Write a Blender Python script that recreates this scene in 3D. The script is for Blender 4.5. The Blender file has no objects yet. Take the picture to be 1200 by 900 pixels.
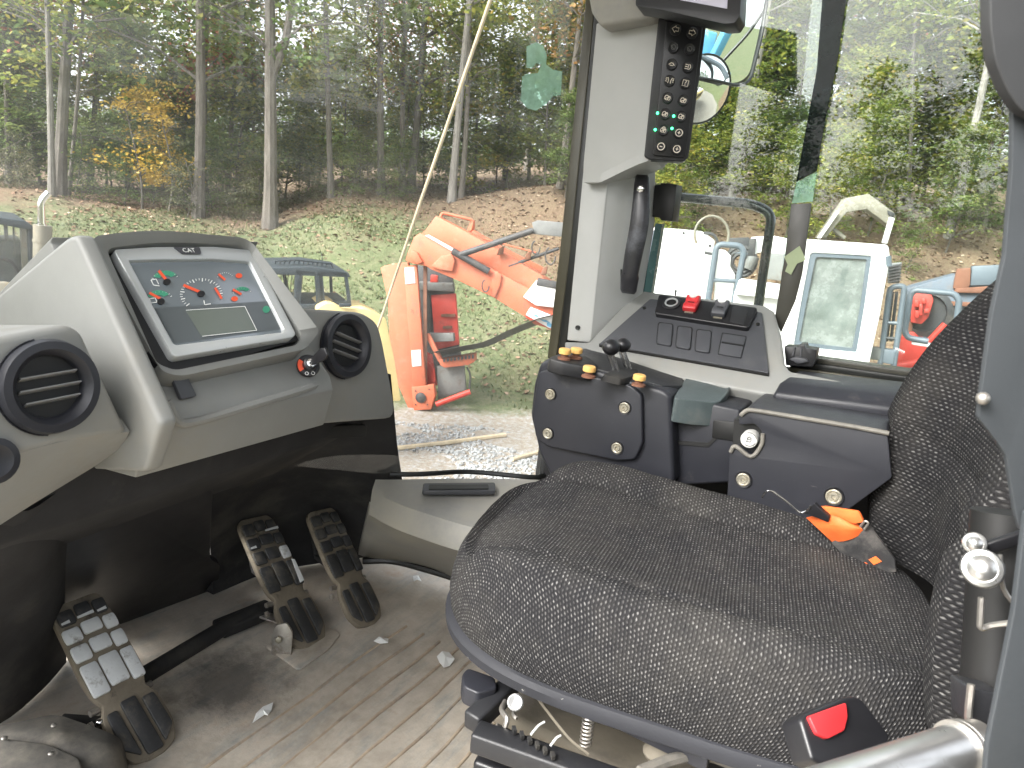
import bpy, bmesh, math, random
from mathutils import Vector as V, Matrix
from mathutils.geometry import tessellate_polygon
random.seed(7)
S = bpy.context.scene
COL = S.collection
# ------------------------------------------------------------------ camera, sky, sun, exposure
FPX = 833.0
_vp = V((235 - 600, -(3900 - 450), -FPX)).normalized()
_up = -_vp
_f = V((0, 0, -1)); _f = (_f - _up * _f.dot(_up)).normalized()
_r = _f.cross(_up)
_a = math.radians(28.4)
_WF, _WR, _WU = V((-math.sin(_a), math.cos(_a), 0)), V((math.cos(_a), math.sin(_a), 0)), V((0, 0, 1))
ROT = Matrix([[_WF[i] * _f[j] + _WR[i] * _r[j] + _WU[i] * _up[j] for j in range(3)] for i in range(3)])
EYE = V((0, 0, 1.15))
cam = bpy.data.cameras.new('camera'); camo = bpy.data.objects.new('camera', cam); COL.objects.link(camo)
camo.matrix_world = Matrix.Translation(EYE) @ ROT.to_4x4()
cam.sensor_width = 36; cam.lens = 36 * FPX / 1200; cam.clip_start = 0.02; cam.clip_end = 2000
cam.dof.use_dof = True; cam.dof.focus_distance = 1.5; cam.dof.aperture_fstop = 14
S.camera = camo
W = bpy.data.worlds.new('World'); S.world = W; W.use_nodes = True
nt = W.node_tree; nt.nodes.clear()
sky = nt.nodes.new('ShaderNodeTexSky'); sky.sky_type = 'NISHITA'; sky.sun_disc = False
SUN_EL, SUN_AZ = math.radians(40), math.radians(205)
sky.sun_elevation = SUN_EL; sky.sun_rotation = SUN_AZ; sky.dust_density = 4; sky.air_density = 1.0; sky.ozone_density = 1
hs = nt.nodes.new('ShaderNodeHueSaturation'); hs.inputs['Saturation'].default_value = 0.22
tc = nt.nodes.new('ShaderNodeTexCoord'); cn = nt.nodes.new('ShaderNodeTexNoise'); cn.inputs['Scale'].default_value = 2.2; cn.inputs['Detail'].default_value = 6
cr = nt.nodes.new('ShaderNodeMapRange'); cr.inputs[1].default_value = .35; cr.inputs[2].default_value = .7; cr.inputs[3].default_value = .8; cr.inputs[4].default_value = 1.25
mx = nt.nodes.new('ShaderNodeVectorMath'); mx.operation = 'SCALE'
bgn = nt.nodes.new('ShaderNodeBackground'); bgn.inputs[1].default_value = 0.15
wo = nt.nodes.new('ShaderNodeOutputWorld')
L = nt.links.new
L(sky.outputs[0], hs.inputs['Color']); L(tc.outputs['Generated'], cn.inputs['Vector']); L(cn.outputs['Fac'], cr.inputs[0])
L(hs.outputs[0], mx.inputs[0]); L(cr.outputs[0], mx.inputs['Scale']); L(mx.outputs[0], bgn.inputs[0]); L(bgn.outputs[0], wo.inputs[0])
sl = bpy.data.lights.new('sun', 'SUN'); sl.energy = 1.5; sl.angle = math.radians(30); sl.color = (1, .97, .92)
so = bpy.data.objects.new('sun', sl); COL.objects.link(so)
# sky sun_rotation is measured clockwise from +Y
_sd = V((math.sin(SUN_AZ) * math.cos(SUN_EL), math.cos(SUN_AZ) * math.cos(SUN_EL), math.sin(SUN_EL)))
so.rotation_euler = _sd.to_track_quat('Z', 'Y').to_euler()
S.view_settings.view_transform = 'Standard'; S.view_settings.look = 'None'; S.view_settings.gamma = 1; S.view_settings.use_curve_mapping = False
S.view_settings.exposure = 2.1
S.cycles.max_bounces = 8; S.cycles.transparent_max_bounces = 24; S.cycles.diffuse_bounces = 4
S.cycles.use_denoising = True

# ------------------------------------------------------------------ measuring: photograph rays met with planes of the place
def ray(px, py):
    return (ROT @ V((px - 600, -(py - 450), -FPX))).normalized()
def on(px, py, ax, val):
    r = ray(px, py); i = 'xyz'.index(ax)
    return EYE + r * ((val - EYE[i]) / r[i])
def at(px, py, d):
    r = ROT @ V((px - 600, -(py - 450), -FPX))
    return EYE + r * (d / FPX)
def azr(px, py, dist):
    "horizontal position at ground distance dist along the sight line"
    r = ray(px, py); h = math.hypot(r.x, r.y)
    return V((r.x / h * dist, r.y / h * dist, EYE.z + r.z / h * dist))

class Pl:
    "a plane of the place: origin, two axes, normal (towards the viewer)"
    def __init__(s, o, u, v):
        s.o = V(o); s.u = V(u).normalized(); v = V(v); s.v = (v - s.u * v.dot(s.u)).normalized(); s.n = s.u.cross(s.v)
        if s.n.dot(EYE - s.o) < 0: s.n = -s.n
    def px(s, x, y, off=0):
        r = ray(x, y); t = (s.o + s.n * off - EYE).dot(s.n) / r.dot(s.n)
        return EYE + r * t
    def uv(s, a, b, off=0): return s.o + s.u * a + s.v * b + s.n * off
    def off(s, d):
        q = Pl(s.o + s.n * d, s.u, s.v); return q
def ypl(y): return Pl((0, y, 0), (1, 0, 0), (0, 0, 1))
def xpl(x): return Pl((x, 0, 0), (0, 1, 0), (0, 0, 1))
def zpl(z): return Pl((0, 0, z), (1, 0, 0), (0, 1, 0))
def p3(a, b, c): return Pl(a, V(b) - V(a), V(c) - V(a))
def vpl(px, py, dist, yaw=0):
    "upright plane through the sight line at ground distance dist, facing the viewer turned by yaw degrees"
    o = azr(px, py, dist); h = V((-o.y, o.x, 0)).normalized()
    h = Matrix.Rotation(math.radians(yaw), 3, 'Z') @ h
    return Pl(o, h, (0, 0, 1))

def rnd(pts, r, k=3):
    "round the corners of a 2-D or 3-D outline"
    out = []; n = len(pts)
    if not isinstance(r, (list, tuple)): r = [r] * n
    for i in range(n):
        p, a, b = V(pts[i]), V(pts[i - 1]), V(pts[(i + 1) % n])
        da, db = a - p, b - p
        rr = min(r[i], da.length * .49, db.length * .49)
        if rr < 1e-6: out.append(p); continue
        s, e = p + da.normalized() * rr, p + db.normalized() * rr
        for j in range(k + 1):
            t = j / k; out.append(s * (1 - t) ** 2 + p * 2 * t * (1 - t) + e * t * t)
    return [tuple(q) for q in out]
def fil(pts, r, k=4):
    "round the inner corners of an open path"
    pts = [V(p) for p in pts]; out = [pts[0]]
    for i in range(1, len(pts) - 1):
        p = pts[i]; da, db = pts[i - 1] - p, pts[i + 1] - p; rr = min(r, da.length * .49, db.length * .49)
        s, e = p + da.normalized() * rr, p + db.normalized() * rr
        for j in range(k + 1):
            t = j / k; out.append(s * (1 - t) ** 2 + p * 2 * t * (1 - t) + e * t * t)
    out.append(pts[-1]); return out
def crv(pts, k=6):
    "Catmull-Rom through points"
    pts = [V(p) for p in pts]; q = [pts[0] * 2 - pts[1]] + pts + [pts[-1] * 2 - pts[-2]]; out = []
    for i in range(1, len(q) - 2):
        for j in range(k):
            t = j / k; a, b, c, d = q[i - 1], q[i], q[i + 1], q[i + 2]
            out.append(.5 * ((2 * b) + (c - a) * t + (2 * a - 5 * b + 4 * c - d) * t * t + (3 * b - a - 3 * c + d) * t ** 3))
    out.append(pts[-1]); return out
def arc(cx, cy, rx, ry, n=24, rot=0, a0=0, a1=360):
    full = abs(a1 - a0) >= 360; o = []
    for i in range(n if full else n + 1):
        t = math.radians(a0 + (a1 - a0) * i / n); x, y = rx * math.cos(t), ry * math.sin(t)
        c, s = math.cos(math.radians(rot)), math.sin(math.radians(rot)); o.append((cx + x * c - y * s, cy + x * s + y * c))
    return o

class MB:
    "collects shapes in world coordinates and links them as ONE mesh object"
    def __init__(s): s.v = []; s.f = []; s.uvs = {}
    def add(s, vs, fs):
        b = len(s.v); s.v += [V(p) for p in vs]; s.f += [tuple(b + i for i in f) for f in fs]; return s
    def prism(s, front, back):
        n = len(front)
        s.add(list(front) + list(back), [tuple(range(n)), tuple(range(2 * n - 1, n - 1, -1))] + [(i, n + i, n + (i + 1) % n, (i + 1) % n) for i in range(n)]); return s
    def pp(s, pl, poly, th, off=0, r=0, taper=0):
        "outline in photograph pixels met with plane pl, thickness th away from the viewer"
        if r: poly = rnd(poly, r)
        fr = [pl.px(x, y, off) for x, y in poly]
        c = sum(fr, V()) / len(fr)
        s.prism(fr, [p - pl.n * th + (p - c) * taper for p in fr]); return s
    def uvp(s, pl, poly, th, off=0, r=0):
        if r: poly = rnd(poly, r)
        fr = [pl.uv(x, y, off) for x, y in poly]; s.prism(fr, [p - pl.n * th for p in fr]); return s
    def ring(s, fo, fi, n, th):
        "frame between two outlines of equal count"
        k = len(fo); bo = [p - n * th for p in fo]; bi = [p - n * th for p in fi]
        fs = []
        for i in range(k):
            j = (i + 1) % k
            fs += [(i, j, k + j, k + i), (2 * k + i, 3 * k + i, 3 * k + j, 2 * k + j), (i, 2 * k + i, 2 * k + j, j), (k + i, k + j, 3 * k + j, 3 * k + i)]
        s.add(list(fo) + list(fi) + bo + bi, fs); return s
    def box(s, c, size, u=(1, 0, 0), v=(0, 1, 0)):
        c = V(c); u = V(u).normalized(); v = V(v); v = (v - u * v.dot(u)).normalized(); w = u.cross(v)
        a, b, d = size[0] / 2, size[1] / 2, size[2] / 2
        P = [c + u * x * a + v * y * b + w * z * d for x in (-1, 1) for y in (-1, 1) for z in (-1, 1)]
        s.add(P, [(0, 1, 3, 2), (4, 6, 7, 5), (0, 4, 5, 1), (2, 3, 7, 6), (0, 2, 6, 4), (1, 5, 7, 3)]); return s
    def beam(s, a, b, w, h, upv=(0, 0, 1)):
        a, b = V(a), V(b); d = b - a; u = V(upv)
        if abs(d.normalized().dot(u.normalized())) > .98: u = V((1, 0, 0))
        s.box((a + b) / 2, (d.length, h, w), d, u); return s
    def tube(s, pts, r, n=10, cap=True, closed=False):
        pts = [V(p) for p in pts]; m = len(pts)
        rs = r if isinstance(r, (list, tuple)) else [r] * m
        t0 = (pts[1] - pts[0]).normalized(); ref = V((0, 0, 1)) if abs(t0.z) < .9 else V((1, 0, 0))
        x = (ref - t0 * ref.dot(t0)).normalized(); vs = []
        for i in range(m):
            if closed: t = (pts[(i + 1) % m] - pts[i - 1])
            else: t = (pts[min(i + 1, m - 1)] - pts[max(i - 1, 0)])
            t = t.normalized() if t.length > 1e-9 else t0
            x = (x - t * x.dot(t)); x = x.normalized() if x.length > 1e-6 else t.orthogonal().normalized()
            y = t.cross(x)
            vs += [pts[i] + (x * math.cos(2 * math.pi * j / n) + y * math.sin(2 * math.pi * j / n)) * rs[i] for j in range(n)]
        fs = []
        for i in range(m if closed else m - 1):
            k = (i + 1) % m
            fs += [(i * n + j, i * n + (j + 1) % n, k * n + (j + 1) % n, k * n + j) for j in range(n)]
        if cap and not closed: fs += [tuple(range(n - 1, -1, -1)), tuple(range((m - 1) * n, m * n))]
        s.add(vs, fs); return s
    def lathe(s, c, axis, prof, n=20):
        "profile of (radius, height along axis)"
        c = V(c); a = V(axis).normalized(); x = a.orthogonal().normalized(); y = a.cross(x); vs = []
        for r, h in prof:
            vs += [c + a * h + (x * math.cos(2 * math.pi * j / n) + y * math.sin(2 * math.pi * j / n)) * max(r, 1e-5) for j in range(n)]
        m = len(prof); fs = []
        for i in range(m - 1): fs += [(i * n + j, i * n + (j + 1) % n, (i + 1) * n + (j + 1) % n, (i + 1) * n + j) for j in range(n)]
        fs += [tuple(range(n - 1, -1, -1)), tuple(range((m - 1) * n, m * n))]
        s.add(vs, fs); return s
    def sph(s, c, r, n=12, sc=(1, 1, 1)):
        c = V(c); vs = [c + V((0, 0, -r * sc[2]))]; m = n // 2
        for i in range(1, m):
            t = math.pi * i / m - math.pi / 2
            vs += [c + V((r * math.cos(t) * math.cos(2 * math.pi * j / n) * sc[0], r * math.cos(t) * math.sin(2 * math.pi * j / n) * sc[1], r * math.sin(t) * sc[2])) for j in range(n)]
        vs.append(c + V((0, 0, r * sc[2]))); fs = [(0, 1 + (j + 1) % n, 1 + j) for j in range(n)]
        for i in range(m - 2): fs += [(1 + i * n + j, 1 + i * n + (j + 1) % n, 1 + (i + 1) * n + (j + 1) % n, 1 + (i + 1) * n + j) for j in range(n)]
        e = len(vs) - 1; b = 1 + (m - 2) * n; fs += [(b + j, b + (j + 1) % n, e) for j in range(n)]
        s.add(vs, fs); return s
    def grid(s, rows, closeu=False, th=0, n=None):
        "rows of points; with th, a shell of that thickness along n"
        R, C = len(rows), len(rows[0]); vs = [V(p) for r in rows for p in r]
        fs = [(i * C + j, i * C + (j + 1) % C, (i + 1) * C + (j + 1) % C, (i + 1) * C + j) for i in range(R - 1) for j in range(C if closeu else C - 1)]
        if th:
            k = len(vs); nn = V(n); vs += [p - nn * th for p in vs]
            f2 = [tuple(k + i for i in reversed(f)) for f in fs]
            ed = [(j, j + 1) for j in range(C - 1)] + [((i + 1) * C - 1, (i + 2) * C - 1) for i in range(R - 1)] + [((R - 1) * C + j + 1, (R - 1) * C + j) for j in range(C - 1)] + [((i + 1) * C, i * C) for i in range(R - 1)]
            fs = fs + f2 + [(b, a, a + k, b + k) for a, b in ed]
        s.add(vs, fs); return s
    def build(s, name, mat, parent=None, bevel=0, seg=2, sub=0, flat=False, ang=35, uv=None):
        org = V((0, 0, 0))
        if parent is not None: org = V(parent['_org'])
        elif s.v:
            mn = [min(p[i] for p in s.v) for i in range(3)]; mxx = [max(p[i] for p in s.v) for i in range(3)]
            org = V(((mn[0] + mxx[0]) / 2, (mn[1] + mxx[1]) / 2, mn[2]))
        me = bpy.data.meshes.new(name)
        me.from_pydata([tuple(p - org) for p in s.v], [], s.f)
        bm = bmesh.new(); bm.from_mesh(me)
        bmesh.ops.recalc_face_normals(bm, faces=bm.faces)
        if bevel:
            bm.normal_update()
            es = [e for e in bm.edges if len(e.link_faces) == 2 and e.calc_face_angle(0) > math.radians(ang)]
            try: bmesh.ops.bevel(bm, geom=es, offset=bevel, segments=seg, affect='EDGES', profile=.5, clamp_overlap=True)
            except Exception: pass
        bm.to_mesh(me); bm.free()
        if not flat:
            me.shade_smooth(); me.set_sharp_from_angle(angle=math.radians(38 if not bevel else 50))
        me.materials.append(mat)
        o = bpy.data.objects.new(name, me); COL.objects.link(o)
        if parent is not None: o.parent = parent
        else: o.location = org
        o['_org'] = tuple(org)
        if sub:
            m = o.modifiers.new('sub', 'SUBSURF'); m.levels = sub; m.render_levels = sub
        return o

def thing(name, label, cat, org, group=None):
    o = bpy.data.objects.new(name, None); COL.objects.link(o); o.empty_display_size = .1
    o.location = org; o['_org'] = tuple(org); o['label'] = label; o['category'] = cat
    if group: o['group'] = group
    return o
def tag(o, label, cat, group=None, kind=None):
    o['label'] = label; o['category'] = cat
    if group: o['group'] = group
    if kind: o['kind'] = kind
    return o
def struct(o, label=None):
    o['kind'] = 'structure'
    if label: o['label'] = label
    return o
def ctree(o, loc, label, rz=0, sc=1):
    "a copy of a thing with copies of its parts and sub-parts"
    def rec(a, par):
        b = a.copy(); COL.objects.link(b); b.parent = par
        for ch in a.children: rec(ch, b)
        return b
    c = rec(o, None); c.location = loc; c.rotation_euler = (0, 0, rz); c.scale = (sc, sc, sc) if not isinstance(sc, tuple) else sc
    c['label'] = label; return c

# ------------------------------------------------------------------ materials
def newmat(name):
    m = bpy.data.materials.new(name); m.use_nodes = True; nt = m.node_tree; b = nt.nodes['Principled BSDF']
    return m, nt, b
def N(nt, t, **k):
    n = nt.nodes.new('ShaderNode' + t)
    for a, v in k.items():
        if isinstance(v, (int, float, str, bool)) and hasattr(n, a): setattr(n, a, v)
    return n
def noise(nt, scale, detail=4, rough=.6, vec=None):
    n = nt.nodes.new('ShaderNodeTexNoise'); n.inputs['Scale'].default_value = scale; n.inputs['Detail'].default_value = detail; n.inputs['Roughness'].default_value = rough
    if vec is None:
        t = nt.nodes.new('ShaderNodeTexCoord'); vec = t.outputs['Object']
    nt.links.new(vec, n.inputs['Vector']); return n
def ramp(nt, src, stops):
    r = nt.nodes.new('ShaderNodeValToRGB'); nt.links.new(src, r.inputs[0]); e = r.color_ramp.elements
    while len(e) > 1: e.remove(e[-1])
    e[0].position = stops[0][0]; e[0].color = (*stops[0][1], 1) if len(stops[0][1]) == 3 else stops[0][1]
    for p, c in stops[1:]:
        x = e.new(p); x.color = (*c, 1)
    return r
def mixc(nt, f, a, b, mode='MIX'):
    m = nt.nodes.new('ShaderNodeMix'); m.data_type = 'RGBA'; m.blend_type = mode
    for s_, val in ((m.inputs[0], f), (m.inputs[6], a), (m.inputs[7], b)):
        if hasattr(val, 'is_output') or hasattr(val, 'links'): nt.links.new(val, s_)
        elif isinstance(val, (int, float)): s_.default_value = val
        else: s_.default_value = (*val, 1)
    return m.outputs[2]
def bump(nt, b, h, strength, dist=.002):
    n = nt.nodes.new('ShaderNodeBump'); n.inputs['Strength'].default_value = strength; n.inputs['Distance'].default_value = dist
    nt.links.new(h, n.inputs['Height']); nt.links.new(n.outputs[0], b.inputs['Normal']); return n
def pm(name, col, rough=.5, metal=0, var=.12, vs=6, bmp=.15, bs=500, dirt=None, ds=5, da=(.5, .7), spec=.5, scratch=0, coat=0):
    "surface with patchy tone, fine grain relief, optional dirt of its own shape"
    m, nt, b = newmat(name)
    n1 = noise(nt, vs, 5, .65)
    d = tuple(c * (1 - var) for c in col); u = tuple(min(1, c * (1 + var)) for c in col)
    c = ramp(nt, n1.outputs['Fac'], [(.3, d), (.7, u)]).outputs[0]
    rr = N(nt, 'MapRange'); rr.inputs[3].default_value = max(0, rough - .1); rr.inputs[4].default_value = min(1, rough + .12)
    n2 = noise(nt, vs * 3.3, 6, .7); nt.links.new(n2.outputs['Fac'], rr.inputs[0]); ro = rr.outputs[0]
    if dirt:
        nd = noise(nt, ds, 9, .72); mr = N(nt, 'MapRange'); mr.inputs[1].default_value = da[0]; mr.inputs[2].default_value = da[1]
        nt.links.new(nd.outputs['Fac'], mr.inputs[0]); c = mixc(nt, mr.outputs[0], c, dirt)
        mm = N(nt, 'Math'); mm.operation = 'MULTIPLY_ADD'; mm.inputs[1].default_value = .35; nt.links.new(mr.outputs[0], mm.inputs[0]); nt.links.new(ro, mm.inputs[2]); ro = mm.outputs[0]
    if scratch:
        t = N(nt, 'TexCoord'); mp = N(nt, 'Mapping'); mp.inputs['Scale'].default_value = (2, 40, 14); mp.inputs['Rotation'].default_value = (.5, .7, .3); nt.links.new(t.outputs['Object'], mp.inputs[0])
        ns = noise(nt, 6, 6, .8, mp.outputs[0]); mr2 = N(nt, 'MapRange'); mr2.inputs[1].default_value = .66; mr2.inputs[2].default_value = .74; mr2.inputs[4].default_value = scratch
        nt.links.new(ns.outputs['Fac'], mr2.inputs[0]); c = mixc(nt, mr2.outputs[0], c, (.45, .42, .38))
    nt.links.new(c, b.inputs['Base Color']); nt.links.new(ro, b.inputs['Roughness'])
    b.inputs['Metallic'].default_value = metal; b.inputs['Specular IOR Level'].default_value = spec; b.inputs['Coat Weight'].default_value = coat
    if bmp:
        n3 = noise(nt, bs, 3, .5); bump(nt, b, n3.outputs['Fac'], bmp, .0015)
    return m
def emis(name, col, st):
    m, nt, b = newmat(name); b.inputs['Base Color'].default_value = (*col, 1); b.inputs['Emission Color'].default_value = (*col, 1); b.inputs['Emission Strength'].default_value = st; return m
def glass(name, tint=(1, 1, 1), dust=.06, refl=1.0, dustcol=(.75, .78, .74), streak=(1, 1, 1)):
    "thin pane: clear, mirror-like by fresnel, with a film of dust in smears"
    m = bpy.data.materials.new(name); m.use_nodes = True; nt = m.node_tree; nt.nodes.clear()
    tr = N(nt, 'BsdfTransparent'); tr.inputs[0].default_value = (*tint, 1)
    gl = N(nt, 'BsdfGlossy'); gl.inputs['Roughness'].default_value = .01
    fr = N(nt, 'Fresnel'); fr.inputs[0].default_value = 1.5
    mu = N(nt, 'Math'); mu.operation = 'MULTIPLY'; mu.inputs[1].default_value = refl; nt.links.new(fr.outputs[0], mu.inputs[0])
    m1 = N(nt, 'MixShader'); nt.links.new(mu.outputs[0], m1.inputs[0]); nt.links.new(tr.outputs[0], m1.inputs[1]); nt.links.new(gl.outputs[0], m1.inputs[2])
    df = N(nt, 'BsdfDiffuse'); df.inputs[0].default_value = (*dustcol, 1); tl = N(nt, 'BsdfTranslucent'); tl.inputs[0].default_value = (*dustcol, 1)
    m0 = N(nt, 'MixShader'); nt.links.new(df.outputs[0], m0.inputs[1]); nt.links.new(tl.outputs[0], m0.inputs[2])
    t = N(nt, 'TexCoord'); mp = N(nt, 'Mapping'); mp.inputs['Scale'].default_value = streak; nt.links.new(t.outputs['Object'], mp.inputs[0])
    n1 = noise(nt, 3.5, 8, .7, mp.outputs[0]); mr = N(nt, 'MapRange'); mr.inputs[1].default_value = .35; mr.inputs[2].default_value = .8; mr.inputs[3].default_value = dust * .35; mr.inputs[4].default_value = dust * 2.2
    nt.links.new(n1.outputs['Fac'], mr.inputs[0])
    m2 = N(nt, 'MixShader'); nt.links.new(mr.outputs[0], m2.inputs[0]); nt.links.new(m1.outputs[0], m2.inputs[1]); nt.links.new(m0.outputs[0], m2.inputs[2])
    o = N(nt, 'OutputMaterial'); nt.links.new(m2.outputs[0], o.inputs[0]); return m

M = {}
M['grey'] = pm('grey_plastic', (.24, .243, .232), .5, var=.07, bmp=.12, bs=700, dirt=(.27, .255, .22), ds=4, da=(.5, .8))
M['greyd'] = pm('grey_plastic_dusty', (.29, .285, .265), .55, var=.1, bmp=.12, bs=700, dirt=(.36, .34, .29), ds=6, da=(.4, .7))
M['cover'] = pm('pale_grey_cover', (.44, .445, .43), .5, var=.05, bmp=.1, bs=700, dirt=(.36, .34, .3), ds=3, da=(.55, .85))
M['satin'] = pm('satin_metal', (.62, .62, .61), .3, metal=.9, var=.08, vs=20, bmp=.05, dirt=(.35, .33, .3), ds=30, da=(.6, .75))
M['black'] = pm('black_plastic', (.018, .0185, .021), .45, var=.15, bmp=.2, bs=600, dirt=(.07, .065, .058), ds=7, da=(.52, .85))
M['blackc'] = pm('black_clean_plastic', (.012, .012, .014), .38, var=.1, bmp=.08, bs=600)
M['navy'] = pm('dark_console_plastic', (.021, .022, .028), .42, var=.15, bmp=.22, bs=900, dirt=(.12, .11, .1), ds=9, da=(.6, .85), scratch=.25)
M['panel'] = pm('slate_panel', (.06, .062, .07), .5, var=.08, bmp=.12, bs=900, dirt=(.12, .12, .12), ds=8, da=(.6, .9))
M['shroud'] = pm('charcoal_shroud', (.03, .03, .032), .8, var=.25, bmp=.2, bs=500, dirt=(.1, .094, .084), ds=3.2, da=(.5, .78), scratch=.12, spec=.2)
M['rubber'] = pm('rubber', (.014, .014, .0145), .75, var=.2, bmp=.3, bs=300, dirt=(.06, .055, .045), ds=9, da=(.5, .8))
M['gasket'] = pm('gasket', (.012, .013, .012), .35, var=.3, vs=10, bmp=.1)
M['post'] = pm('grey_blue_post_paint', (.042, .047, .052), .5, var=.12, vs=5, bmp=.1, bs=200)
M['bezel'] = pm('silver_bezel', (.52, .54, .54), .3, metal=.35, var=.04, bmp=.05)
M['chrome'] = pm('chrome', (.75, .75, .75), .14, metal=1, var=.06, vs=20, bmp=.02)
M['steel'] = pm('worn_steel', (.42, .4, .37), .4, metal=.85, var=.25, vs=20, bmp=.2, bs=150, dirt=(.2, .16, .12), ds=20, da=(.5, .7))
M['zinc'] = pm('dusty_bolt', (.36, .34, .28), .45, metal=.6, var=.2, vs=60, bmp=.3, bs=300, dirt=(.3, .27, .2), ds=60, da=(.45, .6))
M['red'] = pm('red_plastic', (.55, .03, .035), .35, var=.08, bmp=.05)
M['yknob'] = pm('yellow_knob', (.8, .47, .15), .5, var=.08, bmp=.1, bs=200)
M['orangeweb'] = pm('orange_webbing', (.85, .16, .035), .6, var=.15, vs=30, bmp=.5, bs=900)
M['blackweb'] = pm('black_webbing', (.022, .022, .023), .7, var=.2, vs=30, bmp=.5, bs=900, dirt=(.12, .11, .1), ds=12)
M['white'] = pm('white_print', (.75, .76, .74), .5, var=.03, bmp=0)
M['ink'] = pm('black_print', (.01, .01, .01), .5, var=.03, bmp=0)
M['greenp'] = pm('green_print', (.05, .28, .17), .5, var=.03, bmp=0)
M['redp'] = pm('orange_red_print', (.8, .1, .04), .5, var=.03, bmp=0)
M['led'] = emis('green_led', (.05, 1, .35), 2.2)
M['pad'] = pm('worn_pad_vinyl', (.07, .088, .09), .33, var=.2, vs=12, bmp=.25, bs=350, dirt=(.14, .14, .13), ds=9, da=(.55, .8))
# ------------------------------------------------------------------ outdoors: materials
def leafmat(name, stops, trans=.35):
    m, nt, b = newmat(name)
    at_ = N(nt, 'Attribute'); at_.attribute_name = 'leaf'
    oi = N(nt, 'ObjectInfo'); ad = N(nt, 'Math'); ad.operation = 'MULTIPLY_ADD'; ad.inputs[1].default_value = .35
    nt.links.new(oi.outputs['Random'], ad.inputs[0]); nt.links.new(at_.outputs['Fac'], ad.inputs[2])
    su = N(nt, 'Math'); su.operation = 'SUBTRACT'; su.inputs[1].default_value = .17; nt.links.new(ad.outputs[0], su.inputs[0])
    r = ramp(nt, su.outputs[0], stops)
    nt.links.new(r.outputs[0], b.inputs['Base Color']); b.inputs['Roughness'].default_value = .5
    b.inputs['Specular IOR Level'].default_value = .35
    tl = N(nt, 'BsdfTranslucent'); nt.links.new(r.outputs[0], tl.inputs[0])
    ms = N(nt, 'MixShader'); ms.inputs[0].default_value = trans
    nt.links.new(b.outputs[0], ms.inputs[1]); nt.links.new(tl.outputs[0], ms.inputs[2])
    nt.links.new(ms.outputs[0], nt.nodes['Material Output'].inputs[0]); return m
def barkmat(name, a, b_, c):
    m, nt, b = newmat(name)
    t = N(nt, 'TexCoord'); mp = N(nt, 'Mapping'); mp.inputs['Scale'].default_value = (9, 9, 1.6); nt.links.new(t.outputs['Object'], mp.inputs[0])
    n1 = noise(nt, 1.2, 8, .7, mp.outputs[0]); oi = N(nt, 'ObjectInfo')
    r = ramp(nt, n1.outputs['Fac'], [(.25, a), (.5, b_), (.75, c)])
    mr = N(nt, 'MapRange'); mr.inputs[3].default_value = .65; mr.inputs[4].default_value = 1.25; nt.links.new(oi.outputs['Random'], mr.inputs[0])
    hv = N(nt, 'HueSaturation'); nt.links.new(r.outputs[0], hv.inputs['Color']); nt.links.new(mr.outputs[0], hv.inputs['Value'])
    nt.links.new(hv.outputs[0], b.inputs['Base Color']); b.inputs['Roughness'].default_value = .9
    bump(nt, b, n1.outputs['Fac'], .7, .03); return m
LM = {
 'green': leafmat('leaves_green', [(0, (.07, .12, .04)), (.45, (.14, .2, .06)), (.8, (.23, .27, .085)), (1, (.35, .33, .11))], .5),
 'lime': leafmat('leaves_yellow_green', [(0, (.06, .1, .02)), (.4, (.17, .22, .045)), (.75, (.34, .34, .07)), (.95, (.42, .31, .06))], .5),
 'dark': leafmat('leaves_deep_green', [(0, (.06, .11, .045)), (.5, (.12, .17, .065)), (1, (.2, .23, .09))], .5),
 'red': leafmat('leaves_red_maple', [(0, (.1, .05, .022)), (.35, (.3, .09, .045)), (.7, (.42, .17, .09)), (1, (.2, .2, .06))]),
 'yellow': leafmat('leaves_yellow', [(0, (.3, .2, .03)), (.5, (.55, .38, .06)), (1, (.62, .45, .14))]),
 'rust': leafmat('leaves_rust', [(0, (.06, .08, .02)), (.45, (.17, .13, .03)), (.8, (.3, .15, .04)), (1, (.33, .2, .06))]),
 'brush': leafmat('brush_dry', [(0, (.06, .07, .035)), (.5, (.13, .14, .07)), (1, (.24, .2, .12))]),
}
BK = {'grey': barkmat('bark_grey', (.05, .044, .037), (.11, .098, .084), (.18, .165, .145)),
      'pale': barkmat('bark_pale', (.08, .073, .063), (.19, .178, .16), (.3, .285, .26)),
      'dark': barkmat('bark_dark', (.03, .027, .024), (.075, .067, .057), (.13, .118, .1))}
M['orange'] = pm('sunbleached_orange_paint', (.5, .13, .065), .55, var=.1, vs=3, bmp=.1, bs=60, dirt=(.22, .11, .08), ds=6, da=(.52, .72))
M['orangel'] = pm('pale_orange_paint', (.47, .135, .07), .6, var=.08, vs=3, bmp=.1, bs=60, dirt=(.4, .22, .14), ds=5, da=(.52, .75))
M['redm'] = pm('machine_red_paint', (.5, .045, .03), .5, var=.15, vs=4, bmp=.1, bs=60, dirt=(.12, .06, .05), ds=4, da=(.55, .75))
M['mgrey'] = pm('machine_grey', (.15, .155, .15), .6, var=.2, vs=4, bmp=.1, bs=60, dirt=(.1, .08, .06), ds=4)
M['mdark'] = pm('machine_dark', (.035, .036, .038), .55, var=.2, vs=4, bmp=.1, bs=60, dirt=(.09, .08, .07), ds=5)
M['mwhite'] = pm('machine_white_paint', (.66, .66, .645), .45, var=.04, vs=3, bmp=.05, bs=60, dirt=(.55, .52, .46), ds=3, da=(.62, .85))
M['mrail'] = pm('rail_grey_paint', (.095, .118, .14), .45, var=.1, vs=6, bmp=.05, bs=60)
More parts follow.
